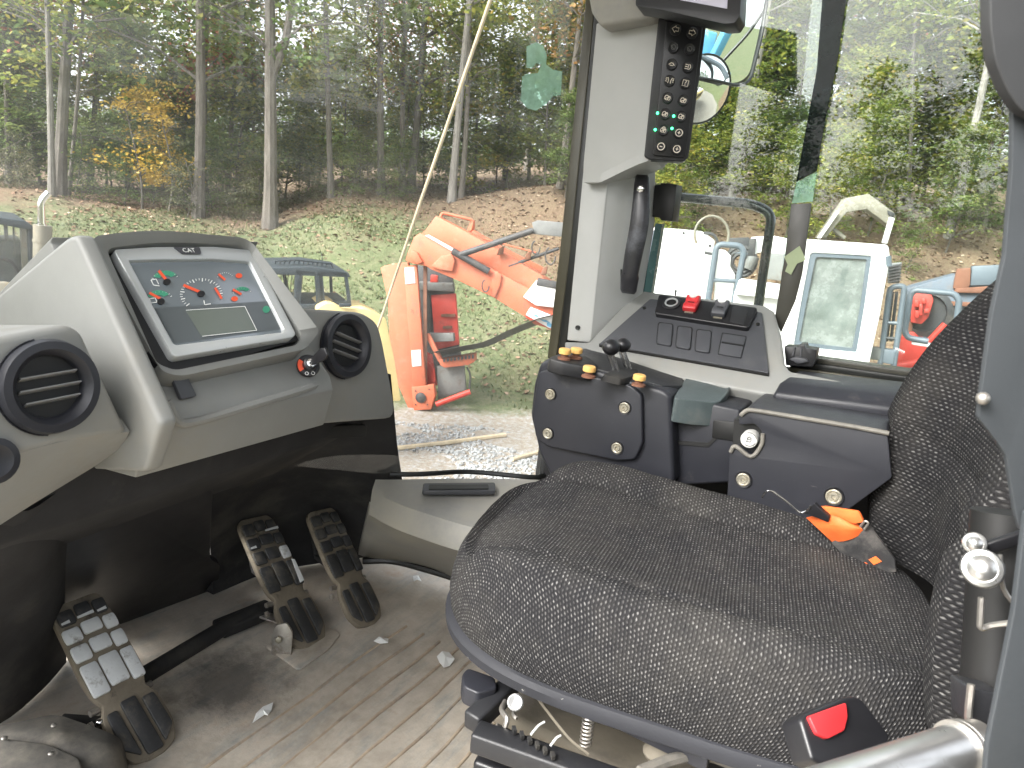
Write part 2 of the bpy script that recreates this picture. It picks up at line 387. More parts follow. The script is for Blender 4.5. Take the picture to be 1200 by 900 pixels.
M['beige'] = pm('machine_beige_paint', (.18, .168, .13), .6, var=.12, vs=4, bmp=.1, bs=60, dirt=(.2, .16, .1), ds=4)
M['yellow'] = pm('machine_yellow_paint', (.66, .52, .24), .5, var=.08, vs=3, bmp=.05, bs=60, dirt=(.4, .32, .14), ds=4, da=(.6, .8))
M['bluegrey'] = pm('machine_bluegrey', (.1, .125, .16), .55, var=.12, vs=4, bmp=.1, bs=60, dirt=(.16, .13, .1), ds=4)
M['rust'] = pm('rust', (.17, .075, .045), .85, var=.35, vs=6, bmp=.4, bs=60)
M['blue'] = pm('machine_blue', (.12, .35, .55), .5, var=.1)
M['mglass'] = pm('cab_glass_dusty', (.12, .14, .13), .12, var=.3, vs=2.5, bmp=0, dirt=(.26, .28, .27), ds=3, da=(.42, .7), spec=.8)
M['belt'] = pm('conveyor_belt', (.05, .05, .045), .8, var=.2, vs=5, bmp=.2, bs=80)
M['wood'] = pm('pale_weathered_wood', (.42, .35, .24), .8, var=.25, vs=6, bmp=.4, bs=60)
M['stone'] = pm('gravel_stone', (.27, .28, .28), .85, var=.35, vs=3, bmp=.3, bs=40)

# ------------------------------------------------------------------ ground: one sheet out to the far hills
import numpy as np
RB = 21.0
tab = []
for px, py in ((-400, 235), (0, 224), (100, 236), (232, 246), (322, 253), (400, 230), (540, 233), (650, 226), (760, 232), (870, 234), (1000, 236), (1115, 268), (1300, 300), (1600, 340)):
    p = azr(px, py, RB); tab.append((math.atan2(p.x, p.y), p.z))
tab.sort()
TA = np.array([t[0] for t in tab]); TZ = np.array([t[1] for t in tab])
from mathutils import noise as mn
def gz(x, y, detail=True):
    r = math.hypot(x, y); a = math.atan2(x, y)
    zb = float(np.interp(a, TA, TZ))
    if a > TA[-1] or a < TA[0]:   # behind the viewer: open slope
        zb = TZ[-1] if a > 0 else TZ[0]; 
    zb = max(zb, -.3)
    # the slope climbs more to the viewer's right
    if r < 10.5: z = -2.05
    elif r < RB:
        t = (r - 10.5) / (RB - 10.5); s = t * t * (3 - 2 * t) * .45 + t * .55; z = -2.05 + (zb + 2.05) * s
    else:
        sl_ = .04 + .07 * min(1, max(0, (a + 1.1) / .8)); z = zb + (min(r, 90) - RB) * sl_
        if r > 90: z += (min(r, 400) - 90) * .12 * (.4 + .6 * min(1, max(0, a + 1)))
    if detail:
        w = min(1, max(0, (r - 8) / 6))
        z += (mn.noise(V((x * .35, y * .35, 0))) * .22 + mn.noise(V((x * 1.1, y * 1.1, 3))) * .08) * w + mn.noise(V((x * 3, y * 3, 5))) * .025
    return z
rs_ = [0, 2, 4, 5, 6, 7, 7.5, 8] + [8 + .18 * i for i in range(1, 90)] + [24.4 + .6 * i for i in range(1, 40)] + [50, 55, 60, 70, 85, 100, 130, 170, 220, 300, 420, 600]
as_ = []
a = -180
while a < 180:
    as_.append(math.radians(a)); a += .6 if -75 < a < 20 else 5
vs_, fs_, cv = [], [], []
for r in rs_:
    for a in as_:
        x, y = r * math.sin(a), r * math.cos(a); vs_.append((x, y, gz(x, y)))
        nn_ = mn.noise(V((x * .25, y * .25, 9))) * 1.6 + mn.noise(V((x * .9, y * .9, 4))) * .9
        # leaf litter: under the trees, reaching down the bank on the right
        edge = float(np.interp(math.degrees(a), [-80, -60, -45, -38, -30, -22, -14, 0, 30], [21, 20, 19.6, 19.4, 16.4, 15.0, 13.0, 12.0, 12.0]))
        lf = 1 / (1 + math.exp(max(-50, min(50, -(r - edge + nn_) * 1.3))))
        if r > 150 or math.degrees(a) > 40: lf = .05
        ge = float(np.interp(math.degrees(a), [-80, -45, -38, -20, 20], [10, 10.6, 11.4, 11.6, 11.6]))
        gv = 1 / (1 + math.exp(max(-50, min(50, (r - ge + nn_ * .5) * 3.5))))
        cv.append((lf, gv, 0, 1))
n = len(as_)
for i in range(len(rs_) - 1):
    for j in range(n): fs_.append((i * n + j, i * n + (j + 1) % n, (i + 1) * n + (j + 1) % n, (i + 1) * n + j))
me = bpy.data.meshes.new('ground'); me.from_pydata(vs_, [], fs_); me.shade_smooth()
ca = me.color_attributes.new('cover', 'FLOAT_COLOR', 'POINT'); ca.data.foreach_set('color', np.array(cv, dtype=np.float32).ravel())
m, nt, b = newmat('ground_cover')
at_ = N(nt, 'Attribute'); at_.attribute_name = 'cover'; sp = N(nt, 'SeparateColor'); nt.links.new(at_.outputs['Color'], sp.inputs[0])
n1 = noise(nt, 1.1, 8, .75); n2 = noise(nt, 14, 6, .75); n3 = noise(nt, 5, 8, .8); n4 = noise(nt, 30, 3, .8)
gr = ramp(nt, n3.outputs['Fac'], [(.3, (.05, .075, .028)), (.5, (.1, .125, .052)), (.62, (.155, .16, .085)), (.75, (.26, .22, .15))])
lf = ramp(nt, n4.outputs['Fac'], [(.3, (.05, .035, .022)), (.45, (.12, .075, .048)), (.55, (.2, .14, .09)), (.66, (.14, .15, .06)), (.8, (.36, .28, .2))])
gv = ramp(nt, n2.outputs['Fac'], [(.33, (.17, .14, .10)), (.48, (.25, .22, .18)), (.56, (.26, .255, .24)), (.7, (.38, .38, .37))])
dr = ramp(nt, n1.outputs['Fac'], [(.45, (.0, .0, .0)), (.7, (.5, .5, .5))])
g2 = mixc(nt, dr.outputs[0], gr.outputs[0], (.2, .16, .1))
def sharp(src, nz, k=.5):
    a_ = N(nt, 'Math'); a_.operation = 'MULTIPLY_ADD'; a_.inputs[1].default_value = k; nt.links.new(nz, a_.inputs[0]); nt.links.new(src, a_.inputs[2])
    r_ = N(nt, 'MapRange'); r_.inputs[1].default_value = .5 + k * .5 - .18; r_.inputs[2].default_value = .5 + k * .5 + .18; nt.links.new(a_.outputs[0], r_.inputs[0]); return r_.outputs[0]
c1 = mixc(nt, sharp(sp.outputs[0], n3.outputs['Fac'], 1.2), g2, lf.outputs[0])
c2 = mixc(nt, sharp(sp.outputs[1], n3.outputs['Fac'], .9), c1, gv.outputs[0])
nt.links.new(c2, b.inputs['Base Color']); b.inputs['Roughness'].default_value = .95; bump(nt, b, n2.outputs['Fac'], .8, .05)
me.materials.append(m)
g = bpy.data.objects.new('ground', me); COL.objects.link(g); struct(g, 'grassy slope with a gravel yard below and leaf litter under the trees')

def cloud_mesh(name, verts, faces, vals, mat, kind=None, label=None, cat=None):
    me = bpy.data.meshes.new(name); me.from_pydata(verts, [], faces)
    at = me.attributes.new('leaf', 'FLOAT', 'FACE'); at.data.foreach_set('value', np.array(vals, dtype=np.float32))
    me.materials.append(mat); return me
def leafquad(P, F_, p, s, nrm, rng, asp=.62):
    t = nrm.cross(V((rng.uniform(-1, 1), rng.uniform(-1, 1), rng.uniform(-1, 1)))); 
    if t.length < 1e-4: t = nrm.orthogonal()
    t.normalize(); q = nrm.cross(t) * (s * asp * .5); t = t * (s * .5); k = len(P)
    P += [tuple(p - t), tuple(p + q), tuple(p + t), tuple(p - q)]; F_.append((k, k + 1, k + 2, k + 3))

# grass blades and fallen leaves over the part of the slope that is seen
rng = random.Random(3)
P, F_, vals = [], [], []
for i in range(30000):
    a = math.radians(rng.uniform(-62, 12)); r = 9.5 + 11.5 * rng.random() ** .8; x, y = r * math.sin(a), r * math.cos(a)
    edge = float(np.interp(math.degrees(a), [-80, -60, -45, -38, -30, -22, -14, 0, 30], [21, 20, 19.6, 19.4, 16.4, 15.0, 13.0, 12.0, 12.0]))
    if r > edge - mn.noise(V((x * .25, y * .25, 9))) * 1.6 + rng.uniform(-1, 2.0): continue
    if mn.noise(V((x * .6, y * .6, 1))) < -.25 or r < 11.0 + mn.noise(V((x, y, 2))): continue
    z = gz(x, y); h = rng.uniform(.03, .09) ; w = rng.uniform(.012, .03); t = rng.uniform(0, 6.3); k = len(P); lx, ly = rng.uniform(-.06, .06), rng.uniform(-.06, .06)
    P += [(x - w * math.cos(t), y - w * math.sin(t), z - .01), (x + w * math.cos(t), y + w * math.sin(t), z - .01), (x + lx, y + ly, z + h)]; F_.append((k, k + 1, k + 2)); vals.append(rng.random())
GM = leafmat('grass_blades', [(0, (.07, .1, .035)), (.5, (.13, .16, .065)), (.85, (.2, .21, .1)), (1, (.3, .27, .16))], .4)
o = bpy.data.objects.new('grass', cloud_mesh('grass', P, F_, vals, GM)); COL.objects.link(o); tag(o, 'short green grass over the slope behind the machines', 'grass', kind='stuff')
P, F_, vals = [], [], []
for i in range(30000):
    a = math.radians(rng.uniform(-64, 14)); r = 11.5 + 20 * rng.random(); x, y = r * math.sin(a), r * math.cos(a)
    edge = float(np.interp(math.degrees(a), [-80, -60, -45, -38, -30, -22, -14, 0, 30], [21, 20, 19.6, 19.4, 16.4, 15.0, 13.0, 12.0, 12.0]))
    if r < edge - 1.5 - 4 * rng.random() ** 2 and rng.random() > .12: continue
    leafquad(P, F_, V((x, y, gz(x, y) + .02)), rng.uniform(.05, .12), V((rng.uniform(-.5, .5), rng.uniform(-.5, .5), 1)).normalized(), rng, .8); vals.append(rng.random())
LL = leafmat('fallen_leaves', [(0, (.07, .035, .02)), (.4, (.17, .1, .06)), (.75, (.33, .22, .15)), (.95, (.5, .4, .3)), (1, (.55, .4, .1))], .1)
o = bpy.data.objects.new('fallen_leaves', cloud_mesh('fallen_leaves', P, F_, vals, LL)); COL.objects.link(o); tag(o, 'brown fallen leaves littering the bank under the trees', 'leaf litter', kind='stuff')
mb = MB()
for i in range(7000):
    a = math.radians(rng.uniform(-44, -20)); r = rng.uniform(7.6, 11.2); x, y = r * math.sin(a), r * math.cos(a)
    if r > 10.2 + mn.noise(V((x, y, 0))): continue
    if mn.noise(V((x * 1.1, y * 1.1, 7))) < -.12: continue
    s = rng.uniform(.012, .034); c = V((x, y, gz(x, y) + s * .25))
    ax = V((rng.uniform(-1, 1), rng.uniform(-1, 1), rng.uniform(-.5, .5))).normalized(); bx = ax.orthogonal().normalized(); cx = ax.cross(bx)
    ax, bx, cx = ax * s * 1.3, bx * s * rng.uniform(.6, 1), cx * s * rng.uniform(.5, .9)
    mb.add([c + ax, c - ax, c + bx, c - bx, c + cx, c - cx], [(0, 2, 4), (2, 1, 4), (1, 3, 4), (3, 0, 4), (2, 0, 5), (1, 2, 5), (3, 1, 5), (0, 3, 5)])
o = mb.build('gravel', M['stone'], flat=True); tag(o, 'loose pale grey gravel on the yard below the windshield', 'gravel', kind='stuff')

# ------------------------------------------------------------------ trees
def trunk_pts(h, bend, rng, n=9, lean=(0, 0)):
    ph = rng.uniform(0, 6.3); out = []
    for i in range(n + 1):
        t = i / n; out.append(V((lean[0] * t * h + bend * math.sin(t * 4 + ph) - bend * math.sin(ph), lean[1] * t * h + bend * math.cos(t * 3 + ph) - bend * math.cos(ph), t * h - .3)))
    return out
def crown_mesh(name, mat, rng, zlo, zhi, rad, nl, size, sprays, flat=.6, droop=.15, lean=(0, 0), top=.5):
    P, F_, vals = [], [], []
    per = nl // sprays
    for s in range(sprays):
        t = rng.random() ** .9; z = zlo + (zhi - zlo) * t; R = rad * (1 - (1 - top) * t) * rng.uniform(.45, 1.1); a = rng.uniform(0, 6.283)
        bc = V((math.cos(a) * R * .62 + lean[0] * z, math.sin(a) * R * .62 + lean[1] * z, z - droop * R + rng.uniform(-.2, .5))); L_ = rng.uniform(.5, 1) * rad * .42
        tone = rng.uniform(-.22, .22); d = V((math.cos(a), math.sin(a), rng.uniform(-.3, .25))); sd = V((-math.sin(a), math.cos(a), 0))
        for k in range(per):
            u, v = rng.gauss(0, .55), rng.gauss(0, .42); p = bc + d * u * L_ + sd * v * L_ + V((0, 0, rng.gauss(0, .12 * flat * 3) * L_ - .25 * v * v * L_))
            nr = V((rng.gauss(0, flat), rng.gauss(0, flat), 1)).normalized(); leafquad(P, F_, p, size * rng.uniform(.6, 1.25), nr, rng); vals.append(min(1, max(0, .45 + tone + rng.gauss(0, .16))))
    return cloud_mesh(name, P, F_, vals, mat)
def limbs(mb, tp, r0, rng, zlo, zhi, rad, nb):
    H = tp[-1].z - tp[0].z
    for k in range(nb):
        z = zlo + (zhi - zlo) * rng.random(); i = min(len(tp) - 2, max(0, int((z - tp[0].z) / H * (len(tp) - 1)))); b = tp[i].lerp(tp[i + 1], .5); a = rng.uniform(0, 6.28); L_ = rad * rng.uniform(.4, .95)
        r = r0 * (1 - i / len(tp)) * .32 + .008
        mb.tube([b, b + V((math.cos(a) * L_ * .35, math.sin(a) * L_ * .35, L_ * .22)), b + V((math.cos(a + .25) * L_ * .75, math.sin(a + .25) * L_ * .75, L_ * .3)), b + V((math.cos(a + .1) * L_, math.sin(a + .1) * L_, L_ * .22))], [r, r * .7, r * .4, r * .15], 5, False)
        c = b + V((math.cos(a) * L_ * .5, math.sin(a) * L_ * .5, L_ * .25)); e = c + V((math.cos(a + .9) * L_ * .4, math.sin(a + .9) * L_ * .4, L_ * .2)); mb.tube([c, (c + e) / 2 + V((0, 0, .05)), e], [r * .4, r * .25, r * .1], 4, False)
class TreeKind: pass
def kind(name, seed, bark, lm, h, r0, bend, zlo, zhi, rad, nl, size, sprays, nb, flat=.65, fork=False, dead=0, top=.5, droop=.15):
    rng = random.Random(seed); tp = trunk_pts(h, bend, rng); mb = MB(); n = len(tp)
    mb.tube(tp, [r0 * 1.35] + [r0 * (1 - .75 * i / n) for i in range(1, n)], 9)
    if fork:
        i = 3; b = tp[i]; mb.tube([b, b + V((.35, .1, 1)), b + V((.55, .15, 2.4)), b + V((.4, .1, 4.5)), b + V((.9, .3, h * .5))], [r0 * .6, r0 * .55, r0 * .5, r0 * .4, r0 * .2], 8)
    limbs(mb, tp, r0, rng, zlo * .9, zhi * .95, rad, nb)
    if dead: limbs(mb, tp, r0 * .6, rng, 1.2, zlo, rad * .5, dead)
    k = TreeKind(); k.name = name; k.trunk = mb; k.bark = bark; k.crown = crown_mesh('crown', lm, rng, zlo, zhi, rad, nl, size, sprays, flat, top=top, droop=droop)
    org = (0, 0, 0); t = thing(name, name, 'tree', org); tr = mb.build('trunk', bark, t); k.trunkme = tr.data
    bpy.data.objects.remove(tr); bpy.data.objects.remove(t); return k
def plant(k, x, y, label, cat='tree', group=None, rz=0, sc=1, lean=0, name=None, leandir=0):
    t = bpy.data.objects.new(name or k.name, None); COL.objects.link(t); t.location = (x, y, gz(x, y)); t.rotation_euler = Matrix.Rotation(lean, 3, V((math.sin(leandir), math.cos(leandir), 0))).to_euler() if lean else (0, 0, rz)
    if lean: t.rotation_euler = (Matrix.Rotation(lean, 3, V((math.cos(leandir), math.sin(leandir), 0))) @ Matrix.Rotation(rz, 3, 'Z')).to_euler()
    t.scale = (sc, sc, sc); t['label'] = label; t['category'] = cat; t['_org'] = tuple(t.location)
    if group: t['group'] = group
    for nm, me in (('trunk', k.trunkme), ('crown', k.crown)):
        o = bpy.data.objects.new(nm, me); COL.objects.link(o); o.parent = t
    return t
K = {}
K['tall'] = kind('maple_tree', 1, BK['grey'], LM['green'], 13, .14, .12, 4.0, 10.5, 3.4, 2500, .22, 44, 26)
K['tall2'] = kind('maple_tree', 2, BK['grey'], LM['lime'], 12.5, .125, .16, 3.8, 10.5, 3.2, 2400, .21, 42, 26)
K['tall3'] = kind('oak_tree', 3, BK['grey'], LM['rust'], 12.5, .135, .14, 4.4, 10.5, 3.2, 2200, .2, 40, 24)
K['fork'] = kind('forked_tree', 4, BK['grey'], LM['green'], 13, .2, .08, 4.6, 11, 3.4, 2400, .2, 42, 24, fork=True)
K['birch'] = kind('birch_tree', 5, BK['pale'], LM['lime'], 12.5, .1, .12, 4.4, 10.5, 2.8, 2200, .18, 38, 22)
K['slim'] = kind('slim_tree', 6, BK['grey'], LM['lime'], 12, .065, .18, 3.4, 10, 2.6, 2300, .19, 40, 22, dead=6)
K['redm'] = kind('red_maple_tree', 7, BK['grey'], LM['red'], 12, .08, .15, 2.8, 11.5, 2.8, 3200, .18, 50, 22, dead=4)
K['beech'] = kind('beech_sapling', 8, BK['grey'], LM['lime'], 6.5, .05, .15, .7, 6.5, 2.5, 5200, .2, 70, 26, flat=.42, top=.35)
K['beech2'] = kind('beech_sapling', 9, BK['grey'], LM['green'], 6.5, .05, .2, .7, 6.5, 2.5, 5200, .2, 70, 26, flat=.45, top=.35)
K['beech3'] = kind('hemlock_sapling', 10, BK['dark'], LM['dark'], 7, .07, .1, .4, 7, 2.2, 7500, .14, 80, 24, flat=.6, top=.2)
K['darkt'] = kind('hemlock_tree', 11, BK['dark'], LM['green'], 9, .11, .1, 1.0, 8, 2.4, 4200, .19, 80, 30, top=.25, flat=.7)
K['yshrub'] = kind('yellow_shrub', 12, BK['grey'], LM['yellow'], 2.8, .035, .15, .7, 2.9, 1.25, 1500, .1, 26, 12)
K['brush'] = kind('dry_shrub', 13, BK['grey'], LM['brush'], 1.6, .02, .15, .1, 1.6, .9, 1500, .08, 26, 14, flat=.6)
K['gshrub'] = kind('green_shrub', 14, BK['grey'], LM['green'], 2.2, .025, .15, .15, 2.2, 1.1, 2200, .1, 30, 12, flat=.5)
def tp_(k, px, py, r, label, sc=1, rz=0, toppx=None, group=None, cat='tree'):
    "tree with its foot on the sight line at ground distance r; toppx: where its stem leaves the frame's top"
    p = azr(px, py, r); z0 = gz(p.x, p.y)
    lean = 0; ld = 0
    if toppx is not None:
        vd = V((p.x, p.y, 0)).normalized(); side = V((vd.y, -vd.x, 0)); q = ray(toppx, 0); pl = Pl(p, side, (0, 0, 1)); h = pl.px(toppx, 0); dx = (h - V((p.x, p.y, z0))).dot(side); dz = h.z - z0
        lean = math.atan2(dx, dz); ld = math.atan2(vd.y, vd.x)
        # rotate about the viewing direction
    return plant(k, p.x, p.y, label, cat, group, rz, sc, lean, leandir=ld)
main = [
 ('birch', 62, 238, 20.5, 63, .8, 'thin grey trunk at left of the triple stem near the left edge'), ('tall', 70, 238, 21, 76, .85, 'thick pale trunk rising above the far left exhaust pipe'), ('slim', 80, 236, 21.5, 95, .8, 'thin stem leaning right beside the thick left trunk'),
 ('redm', 10, 228, 24, -2, .95, 'red leaved maple at the very left edge of the wood'), ('redm', 105, 226, 26, 108, 1.1, 'red leaved maple behind the left pair of trunks'), ('slim', 150, 226, 25, 170, 1.0, 'slim curved tree with green leaves left of the yellow shrub'),
 ('tall', 232, 247, 20, 234, .82, 'straight tall trunk right behind the display housing'), ('tall2', 240, 240, 23, 243, .8, 'dark trunk close behind the straight tall trunk'), ('redm', 266, 228, 24, 268, .9, 'rust leaved slender tree between two big trunks'), ('slim', 298, 225, 24, 300, .7, 'slender straight tree left of the forked trunk'),
 ('fork', 317, 257, 19, 322, .85, 'large forked tree standing nearest on the slope'), ('tall2', 388, 234, 21.5, 374, .75, 'grey tree bending left near the middle of the windshield'), ('slim', 414, 230, 27, 405, 1, 'slim tree right of the bending grey tree'),
 ('tall', 447, 234, 22, 450, .7, 'straight grey trunk left of the leaning pole'), ('tall3', 472, 234, 23, 468, .7, 'first dark trunk behind the leaning pole'), ('tall', 480, 234, 23.5, 503, .8, 'dark trunk leaning right behind the pole'),
 ('birch', 529, 239, 20.5, 545, 1.1, 'pale grey trunk above the orange conveyor'), ('tall2', 540, 236, 22, 553, .7, 'darker trunk beside the pale trunk above the conveyor'), ('slim', 556, 224, 25, 572, .8, 'thin tree on the leaf covered bank left of the pillar'), ('slim', 590, 224, 28, 600, 1, 'slender tree at the middle of the leaf bank'),
 ('slim', 618, 225, 27, 625, .9, 'slender dark tree behind the torn sticker'), ('tall3', 655, 232, 21, 690, .75, 'thick mottled trunk right beside the cab pillar'),
 ('birch', 855, 236, 20.5, 906, .8, 'white leaning birch right of the round mirror'), ('darkt', 886, 240, 24, 897, .8, 'dark evergreen behind the grab bar'), ('tall3', 898, 238, 25, 915, .7, 'dark trunk right of the leaning birch'), ('tall', 1020, 245, 23, 1042, .6, 'tall pale trunk seen over the beige frame'), ('birch', 1028, 250, 24, 1075, .85, 'leaning birch right of the dark window divider'),
 ('slim', 1062, 255, 22, 1088, .9, 'slender grey tree behind the right window'), ('birch', 1112, 275, 20, 1178, .95, 'white leaning birch near the right window edge'), ('slim', 1150, 280, 24, 1190, .9, 'slim tree at the right edge of the window'), ('tall', 790, 235, 22, 812, .8, 'pale trunk behind the black mirror bracket'), ('slim', 965, 245, 24, 985, .9, 'slender tree behind the window divider'),
]
rng = random.Random(11)
for k, px, py, r, tx, sc, lab in main:
    tp_(K[k], px, py, r, lab, sc / .85 if k == 'tall' else sc, rng.uniform(0, 6), tx)
sh = [('yshrub', 165, 238, 20.5, 1.0, 'bright yellow shrub on a thin stem at the wood edge'), ('yshrub', 195, 240, 20.3, .9, 'yellow shrub touching the straight trunk from the left'), ('brush', 215, 243, 20.0, 1.0, 'brown twiggy shrub under the yellow shrub'), ('brush', 268, 244, 20, .5, 'small rust coloured shrub between two trunks'),
      ('gshrub', 250, 236, 21.5, .9, 'green shrub right of the yellow shrubs'), ('brush', 290, 244, 20, .7, 'low dry shrub left of the forked tree')]
for k, px, py, r, sc, lab in sh: tp_(K[k], px, py, r, lab, sc, rng.uniform(0, 6), cat='shrub')
# the wood behind: saplings, trees and brush one can still count, spread in depth
def fill(kinds, n, r0, r1, a0, a1, label, group, s0=.8, s1=1.2, cat='tree', seed=5):
    rg = random.Random(seed)
    for i in range(n):
        a = math.radians(a0 + (a1 - a0) * (i + rg.random()) / n); r = rg.uniform(r0, r1)
        k = K[rg.choice(kinds)]; plant(k, r * math.sin(a), r * math.cos(a), label, cat, group, rg.uniform(0, 6.28), rg.uniform(s0, s1))
fill(['beech2', 'beech', 'beech', 'beech2', 'beech'], 26, 23.2, 27, -68, -33, 'green sapling among the trunks of the left wood', 'saplings in the left wood', .45, .8)
fill(['beech', 'beech', 'beech2', 'beech'], 22, 21.5, 28, -33, 16, 'yellow green beech sapling on the right bank', 'saplings on the right bank', .7, 1.05, seed=6)
fill(['beech3', 'beech2', 'beech2', 'darkt'], 14, 27, 33, -70, -24, 'dark green tree deeper in the wood', 'dark trees deeper in the wood', .45, .75, seed=7)
fill(['beech3', 'darkt', 'beech2', 'beech'], 14, 27, 35, -20, 20, 'green tree high on the right bank', 'trees high on the right bank', .6, 1.0, seed=8)
fill(['tall', 'tall2', 'slim', 'slim', 'tall3', 'redm'], 22, 29, 42, -68, 20, 'distant trunk with thin crown against the white sky', 'distant trees of the wood', .7, .95, seed=9)
fill(['brush', 'gshrub', 'brush'], 20, 20.8, 23, -66, -38, 'low brush along the edge of the left wood', 'brush along the wood edge', .5, .9, 'shrub', seed=10)
fill(['beech3', 'beech2', 'beech', 'darkt'], 40, 23, 28, 95, 265, 'unseen green tree added behind the loader to darken window reflections', 'unseen trees added behind the loader', .75, 1.05, seed=12)  # unseen trees added to darken side window reflections and cut fill light
fill(['beech', 'beech2', 'beech', 'gshrub'], 20, 17, 21.5, -26, 14, 'small leafy sapling low on the leaf covered bank', 'small saplings low on the bank', .35, .6, seed=14)
# far wood: one mass
rg = random.Random(21); P, F_, vals = [], [], []
for i in range(240):
    a = math.radians(rg.uniform(-75, 25)); r = rg.uniform(46, 62); x, y = r * math.sin(a), r * math.cos(a); z = gz(x, y, False); H = rg.uniform(1.5, 4) + (1.5 if a > -.5 else 0); c = V((x, y, z)); tone = rg.uniform(-.25, .2)
    for k in range(150):
        leafquad(P, F_, c + V((rg.gauss(0, 1.6), rg.gauss(0, 1.6), H * rg.random() ** 1.1)), rg.uniform(.25, .5), V((rg.gauss(0, .6), rg.gauss(0, .6), 1)).normalized(), rg); vals.append(min(1, max(0, .4 + tone + rg.gauss(0, .15))))
o = bpy.data.objects.new('far_wood', cloud_mesh('far_wood', P, F_, vals, LM['green'])); COL.objects.link(o); tag(o, 'far off mass of green wood between the trunks', 'wood', kind='stuff')
# ================================================================== THE CAB
def edgequad(px_list, zs): return [on(x, y, 'z', z) for (x, y), z in zip(px_list, zs)]
# ------------------------------------------------------------------ cab floor: worn rubber mat with moulded ridges
m, nt, b = newmat('dirty_floor_mat')
n1 = noise(nt, 2.2, 8, .75); n2 = noise(nt, 9, 8, .8); n3 = noise(nt, 4.5, 6, .7); n4 = noise(nt, 60, 4, .7)
c = ramp(nt, n1.outputs['Fac'], [(.3, (.34, .295, .235)), (.5, (.48, .435, .37)), (.7, (.6, .56, .49))]).outputs[0]
t = N(nt, 'TexCoord'); mp = N(nt, 'Mapping'); mp.inputs['Scale'].default_value = (5, 1.3, 1); nt.links.new(t.outputs['Object'], mp.inputs[0])
ns = noise(nt, 3, 8, .75, mp.outputs[0]); mr = N(nt, 'MapRange'); mr.inputs[1].default_value = .5; mr.inputs[2].default_value = .68; mr.inputs[4].default_value = .75; nt.links.new(ns.outputs['Fac'], mr.inputs[0])
c = mixc(nt, mr.outputs[0], c, (.27, .3, .3))
mr = N(nt, 'MapRange'); mr.inputs[1].default_value = .55; mr.inputs[2].default_value = .72; mr.inputs[4].default_value = .7; nt.links.new(n3.outputs['Fac'], mr.inputs[0])
c = mixc(nt, mr.outputs[0], c, (.26, .165, .1))
# one dark scuffed patch in front of the pedals
pc = on(270, 800, 'z', 0)
vm = N(nt, 'VectorMath'); vm.operation = 'DISTANCE'; vm.inputs[1].default_value = (pc.x + .9, pc.y - .85, 0); nt.links.new(t.outputs['Object'], vm.inputs[0])
ma = N(nt, 'Math'); ma.operation = 'MULTIPLY_ADD'; ma.inputs[1].default_value = .22; nt.links.new(n2.outputs['Fac'], ma.inputs[0]); nt.links.new(vm.outputs['Value'], ma.inputs[2])
mr = N(nt, 'MapRange'); mr.inputs[1].default_value = .17; mr.inputs[2].default_value = .27; mr.inputs[3].default_value = .75; mr.inputs[4].default_value = 0; nt.links.new(ma.outputs[0], mr.inputs[0])
c = mixc(nt, mr.outputs[0], c, (.055, .052, .048))
c = mixc(nt, .35, c, ramp(nt, n2.outputs['Fac'], [(.3, (.4, .38, .36)), (.7, (1.25, 1.2, 1.15))]).outputs[0], 'MULTIPLY')
nt.links.new(c, b.inputs['Base Color']); b.inputs['Roughness'].default_value = .72; bump(nt, b, n4.outputs['Fac'], .35, .003)
M['floor'] = m
M['ribdirt'] = pm('dusty_rib', (.42, .34, .25), .8, var=.25, vs=14, bmp=.3, bs=120, dirt=(.2, .2, .19), ds=8)
rows = []
for i in range(41):
    x = -1.66 + i * (1.95 / 40); rows.append([(x, -.05 + j * (1.8 / 20), .004 * mn.noise(V((x * 5, j * .4, 0)))) for j in range(21)])
fo = thing('cab_floor', 'worn beige rubber floor mat of the cab', 'floor', (-.9, .85, 0)); fo['kind'] = 'structure'; del fo['category']
MB().grid(rows, th=.03, n=(0, 0, 1)).build('mat', M['floor'], fo)
for i in range(12):   # raised ribs run across the cab
    x = -1.04 + i * .058; y0 = .5 + .02 * (i % 3); y1 = 1.52 if i > 2 else 1.45
    pts = [V((x + .004 * math.sin(j * 1.7 + i), y0 + (y1 - y0) * j / 8, .0002 + .002 * mn.noise(V((x * 5, j, 3))))) for j in range(9)]
    MB().tube(pts, .0038, 8).build('rib', M['ribdirt'], fo)
# base trim between the floor and the right wall panel
def tubeobj(name, pts, r, mat, parent, n=8, fillr=0): 
    return MB().tube(fil(pts, fillr) if fillr else pts, r, n).build(name, mat, parent)

# ------------------------------------------------------------------ lower front wall (charcoal shroud round the feet)
fw = thing('footwell_shroud', 'charcoal moulded plastic footwell wall under the dashboard', 'footwell wall', (-1.45, .8, 0)); fw['kind'] = 'structure'; del fw['category']
def fx(px, py, x): return on(px, py, 'x', x)
# right section, curving down from the vent pod to the floor
rows = [[fx(240, 560, -1.26), fx(300, 540, -1.2), fx(360, 500, -1.07), fx(420, 462, -1.02), fx(456, 440, -1.0)],
        [fx(243, 590, -1.38), fx(300, 570, -1.38), fx(360, 545, -1.28), fx(425, 530, -1.13), fx(463, 520, -1.05)],
        [fx(245, 625, -1.47), fx(305, 605, -1.48), fx(370, 590, -1.4), fx(430, 580, -1.24), fx(469, 583, -1.15)],
        [fx(248, 660, -1.53), fx(310, 640, -1.53), fx(375, 630, -1.46), fx(425, 625, -1.32), fx(449, 620, -1.26)],
        [on(250, 697, 'z', .01), on(312, 672, 'z', .01), on(375, 660, 'z', .01), on(415, 655, 'z', .01), on(433, 652, 'z', .01)]]
def spl(rows, k=4):
    r1 = [crv(r, k) for r in rows]; cols = list(zip(*r1)); c2 = [crv(list(c_), k) for c_ in cols]; return [list(r) for r in zip(*c2)]
